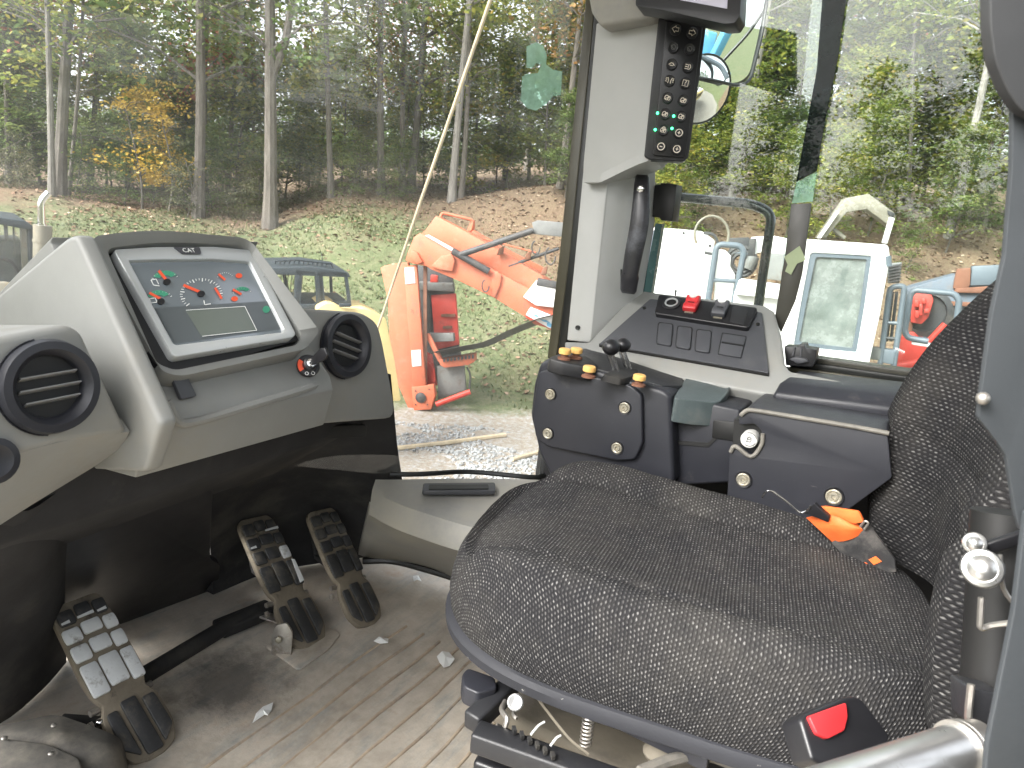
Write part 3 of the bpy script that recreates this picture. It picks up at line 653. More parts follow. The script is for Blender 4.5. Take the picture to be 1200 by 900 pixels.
rows = [r + [r[-1] + (r[-1] - EYE) * .02 + V((0, -.01, 0)), r[-1] + (r[-1] - EYE) * .16 + V((0, -.04, 0))] for r in rows]
MB().grid(spl(rows), th=.03, n=(1, 0, 0)).build('shroud_panel', M['shroud'], fw)
MB().prism([V((x, .2, z)) for x, z in ((-1.0, .71), (-1.04, .62), (-1.3, .45), (-1.4, .74))], [V((x, 1.2, z)) for x, z in ((-1.02, .75), (-1.06, .62), (-1.3, .45), (-1.4, .74))]).build('under_dash', M['shroud'], fw, bevel=.01)
# flat black plate behind the pedals
pl = p3(on(150, 728, 'z', 0), on(312, 668, 'z', 0), fx(80, 560, -1.14))
MB().pp(pl, [(74, 590), (84, 560), (130, 535), (250, 520), (250, 560), (246, 655), (258, 662), (256, 692), (75, 772), (76, 640)], .02, r=3).build('kick_plate', M['blackc'], fw, bevel=.004)
rows = [[fx(-60, 560, -.98), fx(20, 600, -1.0), fx(70, 575, -1.02), fx(128, 535, -1.05)], [fx(-60, 660, -1.1), fx(10, 650, -1.1), fx(60, 620, -1.12), fx(88, 585, -1.18)], [fx(-60, 760, -1.25), fx(0, 740, -1.3), fx(55, 720, -1.36), fx(76, 690, -1.42)], [on(-60, 860, 'z', .01), on(0, 848, 'z', .01), on(50, 808, 'z', .01), on(78, 776, 'z', .01)]]
MB().grid(spl(rows), th=.03, n=(1, 0, 0)).build('shroud_panel', M['shroud'], fw)
pl = p3(fx(330, 510, -1.085), fx(430, 505, -1.045), fx(330, 470, -1.07))
MB().pp(pl, [(331, 502), (430, 498), (430, 512), (331, 518)], .01, off=.012, r=4).build('slot', M['ink'], fw, bevel=.003)
bt = MB().tube(crv([on(425, 657, 'z', .05), on(460, 657, 'z', .055), on(500, 667, 'z', .055), on(540, 680, 'z', .055), on(590, 705, 'z', .055)], 5), .012, 8).build('floor_trim', M['gasket'], fw)
# ------------------------------------------------------------------ sill of the windshield (grey moulding right of the footwell)
si = thing('windshield_sill', 'light grey plastic sill panel under the windshield', 'window sill', on(540, 600, 'z', .25)); si['kind'] = 'structure'; del si['category']
top = [on(440, 562, 'z', .46), on(464, 562, 'z', .46), on(520, 561, 'z', .46), on(580, 561, 'z', .46), on(640, 563, 'z', .46), on(690, 570, 'z', .46)]
mid = [on(436, 575, 'z', .44), on(466, 590, 'z', .44), on(512, 606, 'z', .44), on(560, 619, 'z', .44), on(610, 622, 'z', .44), on(690, 618, 'z', .44)]
mid2 = [p + V((.012, -.02, -.035)) for p in mid]
mid3 = [p + V((-.02, .02, -.05)) for p in mid]
low = [on(420, 650, 'z', .06), on(434, 654, 'z', .06), on(470, 658, 'z', .06), on(510, 668, 'z', .06), on(560, 690, 'z', .06), on(680, 740, 'z', .06)]
MB().grid([crv(r, 5) for r in (top, [a.lerp(b_, .5) for a, b_ in zip(top, mid)], mid, mid2)], th=.02, n=(0, 0, 1)).build('sill_top', M['greyd'], si)
MB().grid([crv(r, 5) for r in (mid3, [a.lerp(b_, .5) for a, b_ in zip(mid3, low)], low)], th=.02, n=(1, -1, .2)).build('sill_skirt', M['greyd'], si)
def outlet(pl):
    MB().pp(pl, [(496, 566), (580, 565), (581, 575), (495, 575)], .012, off=.006, r=2).build('vent_strip', M['panel'], si, bevel=.002)
    MB().pp(pl, [(503, 568), (572, 567.5), (573, 572.5), (502, 573)], .006, off=.0085, r=1).build('slot', M['ink'], si)
outlet(zpl(.465))
# ------------------------------------------------------------------ dashboard
da = thing('dashboard', 'grey moulded dashboard with display housing between two round vents', 'dashboard', (-1.1, .8, .65))
TL, TR, BL_, BR_ = V((-1.087, .67, 1.031)), V((-1.087, .95, 1.033)), V((-.945, .67, .888)), V((-.965, .945, .886))
MP = p3((TL + TR) / 2, TR, (BL_ + BR_) / 2)
# housing body: outline on its left side, run across the cab
body = [(112, 276), (98, 280), (12, 350), (0, 400), (70, 500), (118, 548), (192, 553), (208, 500), (200, 478), (180, 430)]
L0 = ypl(.582); bl = [L0.px(x, y) for x, y in body]
prof = [(-1.13, 1.035), (-1.125, 1.045), (-1.30, .93), (-1.36, .83), (-1.3, .72), (-1.08, .70), (-.935, .715), (-.915, .79), (-.925, .815), (-.975, .86)]
MB().prism([V((x, .60, z)) for x, z in prof], [V((x, .985, z)) for x, z in prof]).build('housing', M['grey'], da, bevel=.014, seg=3)
# side cheek, lighter bevel running down to the chin
ck = [(112, 275), (100, 279), (14, 349), (6, 380), (60, 480), (125, 545), (192, 548), (210, 492)]
MB().pp(ypl(.612), ck, -.028, off=0, r=6).build('side_cheek', M['grey'], da, bevel=.008, seg=3)
# hood ring that stands round the display
fo_ = rnd([(104, 277), (180, 268.5), (292, 279), (375, 388), (358, 409), (212, 441), (190, 436)], [16, 60, 14, 6, 6, 10, 10], 5)
fi_ = rnd([(124, 291), (190, 283), (289, 288), (354, 392), (349, 404), (205, 434), (184, 426)], [10, 60, 12, 6, 6, 8, 8], 5)
outer = [MP.px(x, y, .035 if y < 380 else .035 - .03 * min(1, (y - 380) / 25)) for x, y in fo_]; inner = [MP.px(x, y, .02 if y < 385 else .02 - .014 * min(1, (y - 385) / 20)) for x, y in fi_]
MB().ring(outer, inner, MP.n, .07).build('hood_rim', M['grey'], da, bevel=.005, seg=3)
MB().pp(MP, [(118, 288), (290, 284), (358, 396), (206, 440), (180, 425)], .01, off=.004, r=6).build('recess', M['blackc'], da)
# chin: ledge lip with the rocker blank and the key
CH = p3(V((-.952, .6, .865)), V((-.952, 1.0, .865)), V((-.915, .8, .795)))
lipp = [on(208, 497, 'y', .655), on(225, 494, 'x', -.915), on(360, 454, 'x', -.918), on(382, 440, 'x', -.93)]
tubeobj('chin_lip', crv([fx(196, 470, -.925), fx(207, 492, -.915), fx(228, 494, -.913), fx(300, 473, -.915), fx(360, 455, -.92), fx(378, 447, -.94)], 5), .007, M['grey'], da, 8)
MB().pp(CH, [(199, 435), (216, 433), (231, 464), (213, 468)], .008, off=.006, r=2.5).build('switch_blank', M['panel'], da, bevel=.002)
# screws under the chin
for q in ((152, 535), (292, 514), (323, 490)):
    MB().lathe(on(q[0], q[1], 'x', -.99), V((.5, -.3, .3)), [(.006, 0), (.006, .003), (.003, .0045)], 10).build('screw', M['steel'], da)
# left vent pod
M['slat'] = pm('vent_slat', (.2, .2, .2), .4, var=.1, bmp=0)
def vent_round(parent, pl, cx, cy, R, rx_slats, name='air_vent', slat_tilt=0, depth=.05):
    c = pl.px(cx, cy, .004); u, v, n = pl.u, pl.v, pl.n
    prof = [(R * 1.0, -.01), (R * 1.03, .006), (R * .98, .016), (R * .82, .017), (R * .70, .010), (R * .655, .0), (R * .655, -.004)]
    k = 44; rows = [[c + n * h + (u * math.cos(2 * math.pi * j / k) + v * math.sin(2 * math.pi * j / k)) * r for j in range(k)] for r, h in prof]
    ve = MB().grid(rows, closeu=True).build(name, M['navy'], parent)
    MB().lathe(c, n, [(R * .68, -.004), (R * .68, .0005)], 32).build('throat_shade_disc', M['ink'], ve)  # flat black disc stands in for the shade deep in the throat
    for q in (-1, 0, 1):
        h = (q * .27 + .02) * R; w = math.sqrt(max(0, (R * .63) ** 2 - h * h)); a_ = math.radians(slat_tilt); d1 = u * math.cos(a_) + v * math.sin(a_); d2 = v * math.cos(a_) - u * math.sin(a_)
        MB().box(c + d2 * h + n * .006, (2 * w, .0022, .010), d1, d2 + n * .5).build('slat', M['slat'], ve, bevel=.0005)
    kn_ = MB()
    for q in range(72):
        t = 2 * math.pi * q / 72
        if math.cos(t - math.pi) < .2: continue
        kn_.box(c + n * .004 + (u * math.cos(t) + v * math.sin(t)) * R * 1.035, (.003, .002, .012), u * math.cos(t) + v * math.sin(t), n)
    o = kn_.build('knurling', M['navy'], ve); o['kind'] = 'stuff'
    return ve
PLf = p3(V((-.93, .3, .93)), V((-.93, .6, .93)), V((-.905, .45, .78)))
front = rnd([(-70, 402), (0, 394), (80, 378), (96, 388), (153, 508), (120, 532), (60, 520), (0, 560), (-70, 600)], [1, 1, 8, 8, 14, 10, 1, 1, 1], 4)
MB().pp(PLf, [(-70, 404), (0, 394), (80, 379), (97, 389), (152, 508), (70, 520), (-70, 560)], .22, r=0).build('left_pod', M['grey'], da, bevel=.016, seg=3)
lw = [PLf.px(x, y, -.004) for x, y in ((152, 506), (70, 518), (-70, 558))]; lb = [PLf.px(x, y, -.11) for x, y in ((125, 538), (40, 590), (-70, 660))]
MB().grid([crv(lw, 6), crv([a.lerp(b_, .5) + V((.006, 0, -.004)) for a, b_ in zip(lw, lb)], 6), crv(lb, 6)], th=.03, n=(.6, 0, -.5)).build('left_pod_skirt', M['grey'], da)
cL = PLf.px(56, 455); R_L = .5 * (PLf.px(56, 403) - PLf.px(56, 507)).length
vent_round(da, PLf, 56, 453, R_L * 1.04, 0, slat_tilt=-2)
MB().lathe(PLf.px(-9, 540, .002), PLf.n, [(.028, -.01), (.028, .006), (.02, .008), (.012, .004)], 24).build('knob', M['navy'], da)
# right vent pod
PRf = p3(V((-1.02, 1.0, .93)), V((-1.02, 1.25, .93)), V((-.99, 1.1, .76)))
MB().pp(PRf, [(340, 360), (425, 366), (443, 378), (449, 400), (462, 470), (462, 490), (330, 500), (330, 400)], .25, r=8).build('right_pod', M['grey'], da, bevel=.012, seg=3)
R_R = .5 * (PRf.px(403, 369) - PRf.px(403, 441)).length
vent_round(da, PRf, 404, 405, R_R * 1.04, 0, slat_tilt=22)
# display unit in the hood
du = thing('instrument_display', 'silver framed instrument display with coloured gauges in the dashboard hood', 'instrument display', MP.px(240, 350))
so_ = rnd([(133, 292), (180, 289), (250, 288.5), (297, 293), (347, 391), (344, 395), (207, 418), (202, 415)], [5, 5, 5, 6, 5, 3, 5, 3], 4)
si_ = rnd([(151, 305), (190, 304), (250, 303.5), (293, 306.5), (333, 386), (331, 389), (206, 404), (203, 402)], [2, 2, 2, 3, 2, 1, 2, 1], 4)
MB().ring([MP.px(x, y, .02) for x, y in so_], [MP.px(x, y, .018) for x, y in si_], MP.n, .028).build('bezel', M['bezel'], du, bevel=.002, seg=2)
MB().pp(MP, [(130, 291), (297, 291), (349, 394), (203, 421)], .02, off=.0, r=5).build('case', M['blackc'], du, bevel=.003)
m, nt, b = newmat('display_face'); b.inputs['Roughness'].default_value = .12
tcx = N(nt, 'TexCoord'); nf = noise(nt, 3, 2, .5); b.inputs['Base Color'].default_value = (.085, .1, .112, 1)
b.inputs['Emission Color'].default_value = (.35, .42, .46, 1); b.inputs['Emission Strength'].default_value = .04; b.inputs['Coat Weight'].default_value = 1; b.inputs['Coat Roughness'].default_value = .06; b.inputs['Specular IOR Level'].default_value = 1; M['face'] = m
SP = MP.off(.0105)
MB().pp(SP, [(149, 303), (294, 304.5), (335, 389), (202, 406)], .004).build('screen', M['face'], du)
M['facel'] = pm('display_lower', (.095, .108, .114), .2, var=.03, bmp=0)
M['lcd'] = pm('lcd_window', (.13, .15, .13), .2, var=.05, bmp=0)
MB().pp(SP, [(178, 361), (320, 352.5), (333, 385), (205, 402.5)], .0005, off=.0006).build('lower_band', M['facel'], du)
MB().pp(SP, [(218, 364), (286, 359.5), (300, 387), (236, 393.5)], .0005, off=.0014).build('lcd_window', M['lcd'], du)
def line(mb, pl, a, b_, w, off): 
    A, B = V((*a, 0)), V((*b_, 0)); d = (B - A).normalized(); q = V((-d.y, d.x, 0)) * w / 2
    mb.pp(pl, [(p.x, p.y) for p in (A + q, B + q, B - q, A - q)], .0003, off=off)
mbp = MB()
for a_, b2 in (((218, 363.5), (287, 359)), ((287, 359), (301, 387)), ((301, 387), (237, 394))): line(mbp, SP, a_, b2, .7, .002)
# central gauge ticks
for k in range(27):
    t = math.radians(205 - k * 9.2 + 20); cx_, cy_ = 236, 345; r1, r2 = 1.0, .8 if k % 3 == 0 else .88
    P1 = (cx_ + 25 * math.cos(t) * r1 * 1.0, cy_ - 19 * math.sin(t) * r1); P2 = (cx_ + 25 * math.cos(t) * r2, cy_ - 19 * math.sin(t) * r2)
    if P1[1] > 357 and P1[0] > 225: continue
    line(mbp, SP, P1, P2, 1.0 if k % 3 == 0 else .6, .0012)
# small pictograms and their frames
for a_, b2 in (((177, 328), (183, 327)), ((183, 327), (186, 333)), ((177, 328), (180, 334)), ((180, 334), (187, 335)), ((175, 350), (182, 349)), ((175, 350), (177, 355)), ((177, 355), (184, 354)), ((182, 349), (184, 354)), ((239, 352), (240, 357)), ((240, 357), (247, 356))): line(mbp, SP, a_, b2, .9, .0012)
for (cx_, cy_, rx_, ry_) in ((194, 330, 17, 12), (188, 353, 16, 12), (284, 346, 12, 9), (264, 327, 10, 8)):
    for k in range(9):
        t = math.radians(200 + k * 16); line(mbp, SP, (cx_ + rx_ * math.cos(t), cy_ + ry_ * math.sin(t)), (cx_ + rx_ * .88 * math.cos(t), cy_ + ry_ * .88 * math.sin(t)), .5, .0012)
mbo = mbp.build('white_marks', M['white'], du); mbo['kind'] = 'stuff'
def fan(mb, pl, c, rx, ry, a0, a1, off, k0=.45):
    o_ = arc(c[0], c[1], rx, ry, 8, 0, a0, a1); i_ = arc(c[0], c[1], rx * k0, ry * k0, 8, 0, a0, a1); mb.pp(pl, o_ + i_[::-1], .0003, off=off)
for c_, rx_, ry_ in (((194, 327), 15, 10), ((186, 350), 14, 10), ((284, 343), 10, 7)):
    g1 = MB(); fan(g1, SP, c_, rx_, ry_, 195, 330, .0012); g1.build('green_zone', M['greenp'], du)
MB().pp(SP, arc(312, 362.5, 4.2, 4.2, 14), .0003, off=.0016).build('green_lamp', M['greenp'], du)
for a_, b2, w in (((186, 317), (195, 328), 3.2), ((175, 343), (188, 350), 3), ((215, 334), (234, 342), 3.2), ((252, 337), (260, 350), 2.6), ((273, 339), (283, 345), 2.6), ((256, 321), (264, 328), 2.6)): g2 = MB(); line(g2, SP, a_, b2, w, .0022); g2.build('gauge_needle', M['redp'], du)
for c_ in ((275, 350), (280, 323)): MB().pp(SP, arc(c_[0], c_[1], 4, 3, 12), .0003, off=.0016).build('red_lamp', M['redp'], du)
for c_ in ((196, 330), (189, 353), (236, 344)): MB().pp(SP, arc(c_[0], c_[1], 4.5, 3.5, 14), .002, off=.0035).build('needle_hub', M['blackc'], du)
MB().pp(MP, [(203, 289.5), (234, 289.5), (236, 297.5), (214, 297.5)], .001, off=.0212, r=1.5).build('badge', M['panel'], du)
def text(name, s, o, u, v, size, mat, parent, ext=.0003, align='CENTER'):
    cu = bpy.data.curves.new(name, 'FONT'); cu.body = s; cu.size = size; cu.extrude = ext; cu.align_x = align; cu.align_y = 'CENTER'
    t = bpy.data.objects.new(name, cu); u = V(u).normalized(); v = V(v); v = (v - u * v.dot(u)).normalized(); n = u.cross(v)
    bpy.context.view_layer.update(); COL.objects.link(t); t.matrix_world = Matrix((( u.x, v.x, n.x, 0), (u.y, v.y, n.y, 0), (u.z, v.z, n.z, 0), (0, 0, 0, 1)))
    dg = bpy.context.evaluated_depsgraph_get(); me = bpy.data.meshes.new_from_object(t.evaluated_get(dg)); bpy.data.objects.remove(t)
    org = V(parent['_org']); mt = Matrix.Translation(V(o) - org) @ Matrix(((u.x, v.x, n.x, 0), (u.y, v.y, n.y, 0), (u.z, v.z, n.z, 0), (0, 0, 0, 1)))
    me.transform(mt); me.materials.clear(); me.materials.append(mat); q = bpy.data.objects.new(name, me); COL.objects.link(q); q.parent = parent; q['_org'] = tuple(org); return q
upm = (TL - BL_).normalized()
text('badge_lettering', 'CAT', MP.px(221.5, 293.5, .0225), (0, 1, 0), upm, .012, M['white'], du)
# ignition switch and key
kp = fx(362, 428, -.925)
ig = thing('ignition_switch', 'black ignition switch with orange quarter and key at the right of the dash ledge', 'ignition switch', kp)
kn = V((.75, -.45, .45)).normalized()
MB().lathe(kp - kn * .008, kn, [(.021, 0), (.021, .006), (.019, .009)], 28).build('base_plate', M['black'], ig)
ka = kn.orthogonal().normalized(); kb = kn.cross(ka)
toC = (fx(343, 425, -.925) - kp); toC = (toC - kn * toC.dot(kn)).normalized(); tb = kn.cross(toC)
MB().prism([kp + kn * .0016 + (toC * math.cos(t) + tb * math.sin(t)) * .0203 for t in [math.radians(-35 + 10 * i) for i in range(8)]] + [kp + kn * .0016 + (toC * math.cos(t) + tb * math.sin(t)) * .011 for t in [math.radians(35 - 10 * i) for i in range(8)]], [kp - kn * .001 + (toC * math.cos(t) + tb * math.sin(t)) * .0203 for t in [math.radians(-35 + 10 * i) for i in range(8)]] + [kp - kn * .001 + (toC * math.cos(t) + tb * math.sin(t)) * .011 for t in [math.radians(35 - 10 * i) for i in range(8)]]).build('orange_quarter', M['redp'], ig)
MB().lathe(kp, kn, [(.0125, 0), (.012, .014), (.009, .016)], 20).build('barrel', M['blackc'], ig)
MB().lathe(kp, kn, [(.008, .012), (.008, .02), (.005, .021)], 16).build('lock_ring', M['chrome'], ig)
k0 = kp + kn * .02; k1 = k0 + (fx(388, 408, -.86) - k0).normalized() * .05; kd = (k1 - k0).normalized(); ks = kd.cross(V((.6, -.6, .5))).normalized(); kz = kd.cross(ks)
hd = [(0, -.0055), (.014, -.008), (.038, -.011), (.049, -.007), (.049, .007), (.038, .011), (.014, .008), (0, .0055)]
MB().prism([k0 + kd * a_ + ks * b2 + kz * .003 for a_, b2 in hd], [k0 + kd * a_ + ks * b2 - kz * .003 for a_, b2 in hd]).build('key', M['blackc'], ig, bevel=.0015)
MB().tube([k0 + kd * (.038 + .0065 * math.cos(t)) + ks * .0065 * math.sin(t) + kz * .0035 for t in [i * math.pi / 6 for i in range(12)]], .0013, 6, closed=True).build('key_ring', M['chrome'], ig)
MB().tube([k0 - kd * .004, k0 + kd * .004], .005, 12).build('key_collar', M['chrome'], ig)
for i, a_ in enumerate((70, 110)): MB().tube([kp + kn * .0018 + (ka * math.cos(t + i) + kb * math.sin(t + i)) * .003 + (toC * math.cos(math.radians(a_)) + tb * math.sin(math.radians(a_))) * .0165 for t in [j * math.pi / 5 for j in range(10)]], .0005, 4, closed=True).build('position_mark', M['white'], ig)
# ------------------------------------------------------------------ pedals
def pedal(name, label, tip, top, w, hpx, white=0):
    "tread plate: heel end on the floor at tip, upper end raised at top"
    a, b_ = V(tip), V(top); d = (b_ - a); Ld = d.length; d.normalize(); s = V((0, 1, 0)); s = (s - d * s.dot(d)).normalized(); n = s.cross(d); n = n if n.z > 0 else -n
    P = thing(name, label, 'pedal', a)
    def pt(u, v, h=0): return a + d * (v * Ld) + s * (u * w) + n * h
    o_ = rnd([(-.36, 0), (-.12, -.03), (.14, -.03), (.38, 0), (.52, .1), (.5, .3), (.36, .36), (.45, .42), (.5, .5), (.46, .95), (.36, 1), (-.36, 1), (-.46, .95), (-.5, .5), (-.45, .4), (-.36, .36), (-.5, .28), (-.52, .1)], .05, 2)
    MB().prism([pt(u, v, -.002) for u, v, *_ in o_], [pt(u, v, -.018) for u, v, *_ in o_]).build('tread_plate', M['pedbase'], P, bevel=.003)
    cells = []
    vs = [.40, .62, .74, .85, .965]
    for i in range(len(vs) - 1):
        cs = [(-.46, -.17), (-.13, .2), (.24, .46)] if i < 3 else [(-.42, -.14), (-.1, .16), (.2, .42)]
        for j, (u0, u1) in enumerate(cs):
            v0, v1 = vs[i] + .012, vs[i + 1] - .012; cells.append(([(u0, v0 + (.02 if j == 1 else 0)), (u1, v0 + (.02 if j == 1 else 0)), (u1, v1 + .012 * (j == 1)), (u0, v1 + .012 * (j == 1))], i, j))
    for j, pg in enumerate(([(-.44, .09), (-.2, .015), (-.24, .3), (-.42, .3)], [(-.13, .0), (.16, 0), (.12, .33), (-.15, .33)], [(.22, .015), (.46, .09), (.42, .3), (.2, .3)])): cells.append((pg, -1, j))
    for pg, i, j in cells:
        pg = rnd(pg, .03, 2)
        wh = white == 1 and 0 <= i <= 2 or white == 2 and (i, j) in ((1, 2),)
        MB().prism([pt(u, v, .004) for u, v, *_ in pg], [pt(u, v, -.004) for u, v, *_ in pg]).build('tread_pad', M['pedwhite'] if wh else M['pedpad'], P, bevel=.0012)
    if white:   # worn paint left along the pad edges
        for (u0, u1, v) in (((-.40, -.26, .872), (-.12, .16, .878), (.22, .38, .872)) if white == 1 else ((-.44, -.3, .76), (.1, .44, .868))):
            MB().prism([pt(u0, v, .0052), pt(u1, v, .0052), pt(u1, v + .018, .0052), pt(u0, v + .012, .0052)], [pt(u0, v, .002), pt(u1, v, .002), pt(u1, v + .018, .002), pt(u0, v + .012, .002)]).build('worn_edge', M['pedwhite'], P)
        if white == 2: MB().prism([pt(u, v, .0052) for u, v in ((.34, .42), (.46, .43), (.47, .6), (.4, .61))], [pt(u, v, .002) for u, v in ((.34, .42), (.46, .43), (.47, .6), (.4, .61))]).build('worn_edge', M['pedwhite'], P)
    # hinge and stalk under the plate
    MB().tube([pt(-.55, .36, -.02), pt(.55, .36, -.02)], .007, 8).build('hinge_pin', M['steel'], P)
    MB().beam(pt(0, .4, -.02), pt(0, .7, -.09), .03, .012).beam(pt(0, .7, -.09), pt(0, 1.0, -.05), .025, .012).build('stalk', M['rubber'], P, bevel=.002)
    MB().lathe(pt(-.58, .3, -.022), s * -1, [(.009, 0), (.009, .006), (.004, .008)], 6).build('bolt', M['steel'], P)
    return P
M['pedbase'] = pm('pedal_rubber_dusty', (.17, .145, .108), .8, var=.25, vs=18, bmp=.4, bs=150, dirt=(.05, .045, .04), ds=14, da=(.56, .7))
M['pedpad'] = pm('pedal_pad_black', (.034, .035, .037), .55, var=.3, vs=20, bmp=.3, bs=200, dirt=(.13, .115, .09), ds=22, da=(.5, .75))
M['pedwhite'] = pm('pedal_pad_worn_white', (.6, .62, .63), .5, var=.08, vs=30, bmp=.3, bs=200, dirt=(.2, .19, .17), ds=30, da=(.55, .72))
def pdl(name, label, hx, tx, w, white, lift): # heel px, top px
    a = on(hx[0], hx[1], 'z', .012); dd = (on(tx[0], tx[1], 'z', lift))
    return pedal(name, label, a, dd, w, 0, white)
pdl('pedal', 'leftmost large pedal with worn white treads', (182, 880), (88, 702), .12, 1, .24)
pdl('pedal', 'middle pedal with black treads and a white chipped edge', (366, 752), (298, 606), .12, 2, .255)
pdl('pedal', 'rightmost pedal with brown dusty treads', (434, 728), (376, 597), .115, 0, .255)
# cross shaft between the left pedals and bracket plates
cs = thing('pedal_shaft', 'black pipe running across the floor behind the pedals', 'pipe', on(240, 752, 'z', .03))
tubeobj('pipe', [on(120, 822, 'z', .03), on(172, 790, 'z', .035), on(255, 740, 'z', .035), on(300, 716, 'z', .035)], .021, M['rubber'], cs, 14)
MB().beam(on(255, 738, 'z', .03), on(318, 712, 'z', .03), .06, .03).build('sleeve', M['rubber'], cs, bevel=.006)
MB().beam(on(296, 716, 'z', .04), on(335, 730, 'z', .03), .03, .006).build('link_arm', M['steel'], cs, bevel=.002)
pb = thing('pedal_bracket', 'grey steel pivot bracket bolted to the floor beside the middle pedal', 'bracket', on(330, 760, 'z', 0))
pl = p3(on(320, 768, 'z', .0), on(342, 770, 'z', .0), on(320, 768, 'z', .0) + V((-.02, 0, .1)))
MB().pp(pl, [(318, 768), (341, 771), (343, 742), (336, 730), (323, 733), (318, 745)], .006, r=3).build('upright_plate', M['steel'], pb, bevel=.001)
MB().lathe(pl.px(327, 749, .002), pl.n, [(.009, 0), (.009, .007), (.005, .009)], 6).build('bolt', M['zinc'], pb)
MB().pp(zpl(.006), [(310, 756), (350, 785), (385, 760), (400, 742), (385, 735)], .006, r=5).build('foot_plate', M['floor'], pb, bevel=.002)
# rubber boot / cover in the near left corner
bc = thing('floor_box', 'dusty black pivot cover on the floor in the near left corner', 'pivot cover', on(60, 880, 'z', .0))
M['dusty'] = pm('dusty_black_rubber', (.085, .08, .072), .8, var=.25, vs=12, bmp=.3, bs=120, dirt=(.17, .155, .13), ds=9, da=(.45, .65))
r0_ = [on(x, y, 'z', z) for x, y, z in ((-30, 850, .06), (10, 848, .08), (60, 838, .09), (90, 845, .09), (135, 862, .08), (146, 876, .03))]
r1_ = [on(x, y, 'z', z) for x, y, z in ((-30, 872, .08), (10, 868, .1), (60, 868, .105), (90, 884, .1), (132, 884, .085), (150, 906, .02))]
r2_ = [on(x, y, 'z', z) for x, y, z in ((-30, 950, .03), (10, 940, .03), (60, 950, .03), (90, 960, .03), (132, 950, .02), (150, 950, .0))]
MB().grid(spl([r0_, r1_, r2_], 4), th=.03, n=(.3, -.3, 1)).build('rear_cover', M['dusty'], bc)
pl = p3(on(0, 868, 'z', .112), on(80, 885, 'z', .108), on(20, 930, 'z', .1))
MB().pp(pl, [(-30, 862), (12, 866), (56, 872), (92, 888), (104, 930), (-30, 940)], .06, r=6).build('front_cover', M['dusty'], bc, bevel=.01)
for q in ((5, 865), (60, 883), (63, 850)): MB().sph(on(q[0], q[1], 'z', .118), .0055, 10, (1, 1, .6)).build('bolt', M['steel'], bc)
MB().sph(on(117, 847, 'z', .07), .009, 12).build('ball_joint', M['chrome'], bc)
MB().beam(on(70, 846, 'z', .05), on(125, 850, 'z', .05), .03, .02).build('linkage', M['rubber'], bc, bevel=.003)
# paper scraps
def scrap(px, py, pts, lab):
    z = .009; c = on(px, py, 'z', z); ps = [on(px + x, py + y, 'z', z + .004 * (i % 2)) for i, (x, y) in enumerate(pts)]
    mbs = MB(); cc = c + V((0, 0, .006)); k = len(ps); mbs.add([cc] + ps + [cc - V((0, 0, .001))] + [p - V((0, 0, .001)) for p in ps], [(0, 1 + i, 1 + (i + 1) % k) for i in range(k)] + [(k + 1, k + 2 + (i + 1) % k, k + 2 + i) for i in range(k)] + [(1 + i, k + 2 + i, k + 2 + (i + 1) % k, 1 + (i + 1) % k) for i in range(k)])
    tag(mbs.build('paper_scrap', M['white'], flat=True), lab, 'paper scrap', 'paper scraps on the floor')
scrap(308, 834, [(-12, 13), (-8, 2), (0, -6), (12, -11), (10, -2), (6, 4), (2, 3)], 'long pointed white paper scrap nearest the dark scuffed patch')
scrap(522, 772, [(-10, -3), (-4, -9), (4, -8), (11, 0), (5, 8), (-2, 10), (-7, 4)], 'square white paper scrap closest to the seat')
scrap(447, 750, [(-9, 1), (-3, -4), (8, -2), (8, 3), (-2, 4)], 'small pale scrap below the right pedal')
scrap(489, 678, [(-5, -3), (1, -4), (5, 3), (0, 1), (-4, 3)], 'tiny crumpled scrap by the floor trim')
# ================================================================== glass, pillar, right wall
M['wglass'] = glass('windshield_glass', (.99, 1, .99), .07, .8, (.78, .8, .77), (1, 1, 2.5))
M['sglass'] = glass('side_glass', (.95, .99, .97), .02, .8, (.6, .65, .62), (2, 1, .6))
ws = thing('windshield', 'large curved dusty windshield in a black gasket', 'windshield', (-1.4, .8, .46)); ws['kind'] = 'structure'; del ws['category']
eL, eR = on(464, 559, 'z', .46), on(630, 560, 'z', .46)
path = crv([(-1.25, -.9, 0), (-1.5, -.3, 0), (-1.56, .5, 0), (-1.45, 1.1, 0), (eL.x - .02, eL.y - .0, 0), ((eL.x + eR.x) / 2 - .02, (eL.y + eR.y) / 2 + .03, 0), (eR.x, eR.y, 0), (-.8, 1.74, 0)], 6)
def glz(p, z): return V((p.x, p.y, z))
MB().grid([[glz(p, z) for p in path] for z in (.462, 1.0, 1.6, 2.2)]).build('pane', M['wglass'], ws)
gp = [glz(p, .462) for p in path if p.y > eL.y - .012]
MB().tube(gp, .007, 8).build('gasket', M['gasket'], ws)
# torn sticker on the glass
def on_glass(px, py):
    best = None; r = ray(px, py)
    for i in range(len(path) - 1):
        a, b_ = path[i], path[i + 1]; n = V((b_.y - a.y, a.x - b_.x, 0)); d = r.dot(n)
        if abs(d) < 1e-6: continue
        t = (V((a.x, a.y, 0)) - EYE).dot(n) / d; p = EYE + r * t
        k = ((p.x - a.x) * (b_.x - a.x) + (p.y - a.y) * (b_.y - a.y)) / ((b_.x - a.x) ** 2 + (b_.y - a.y) ** 2)
        if t > 0 and -.01 <= k <= 1.01: best = p; break
    return best
M['sticker'] = glass('sticker_residue', (.8, 1, .9), .42, .5, (.62, .8, .72))
sp_ = [(617, 55), (628, 50), (637, 54), (641, 66), (640, 76), (648, 82), (659, 84), (657, 112), (648, 113), (640, 122), (628, 130), (618, 127), (610, 118), (612, 90), (617, 87), (630, 86), (634, 76), (628, 74), (624, 80), (617, 80)]
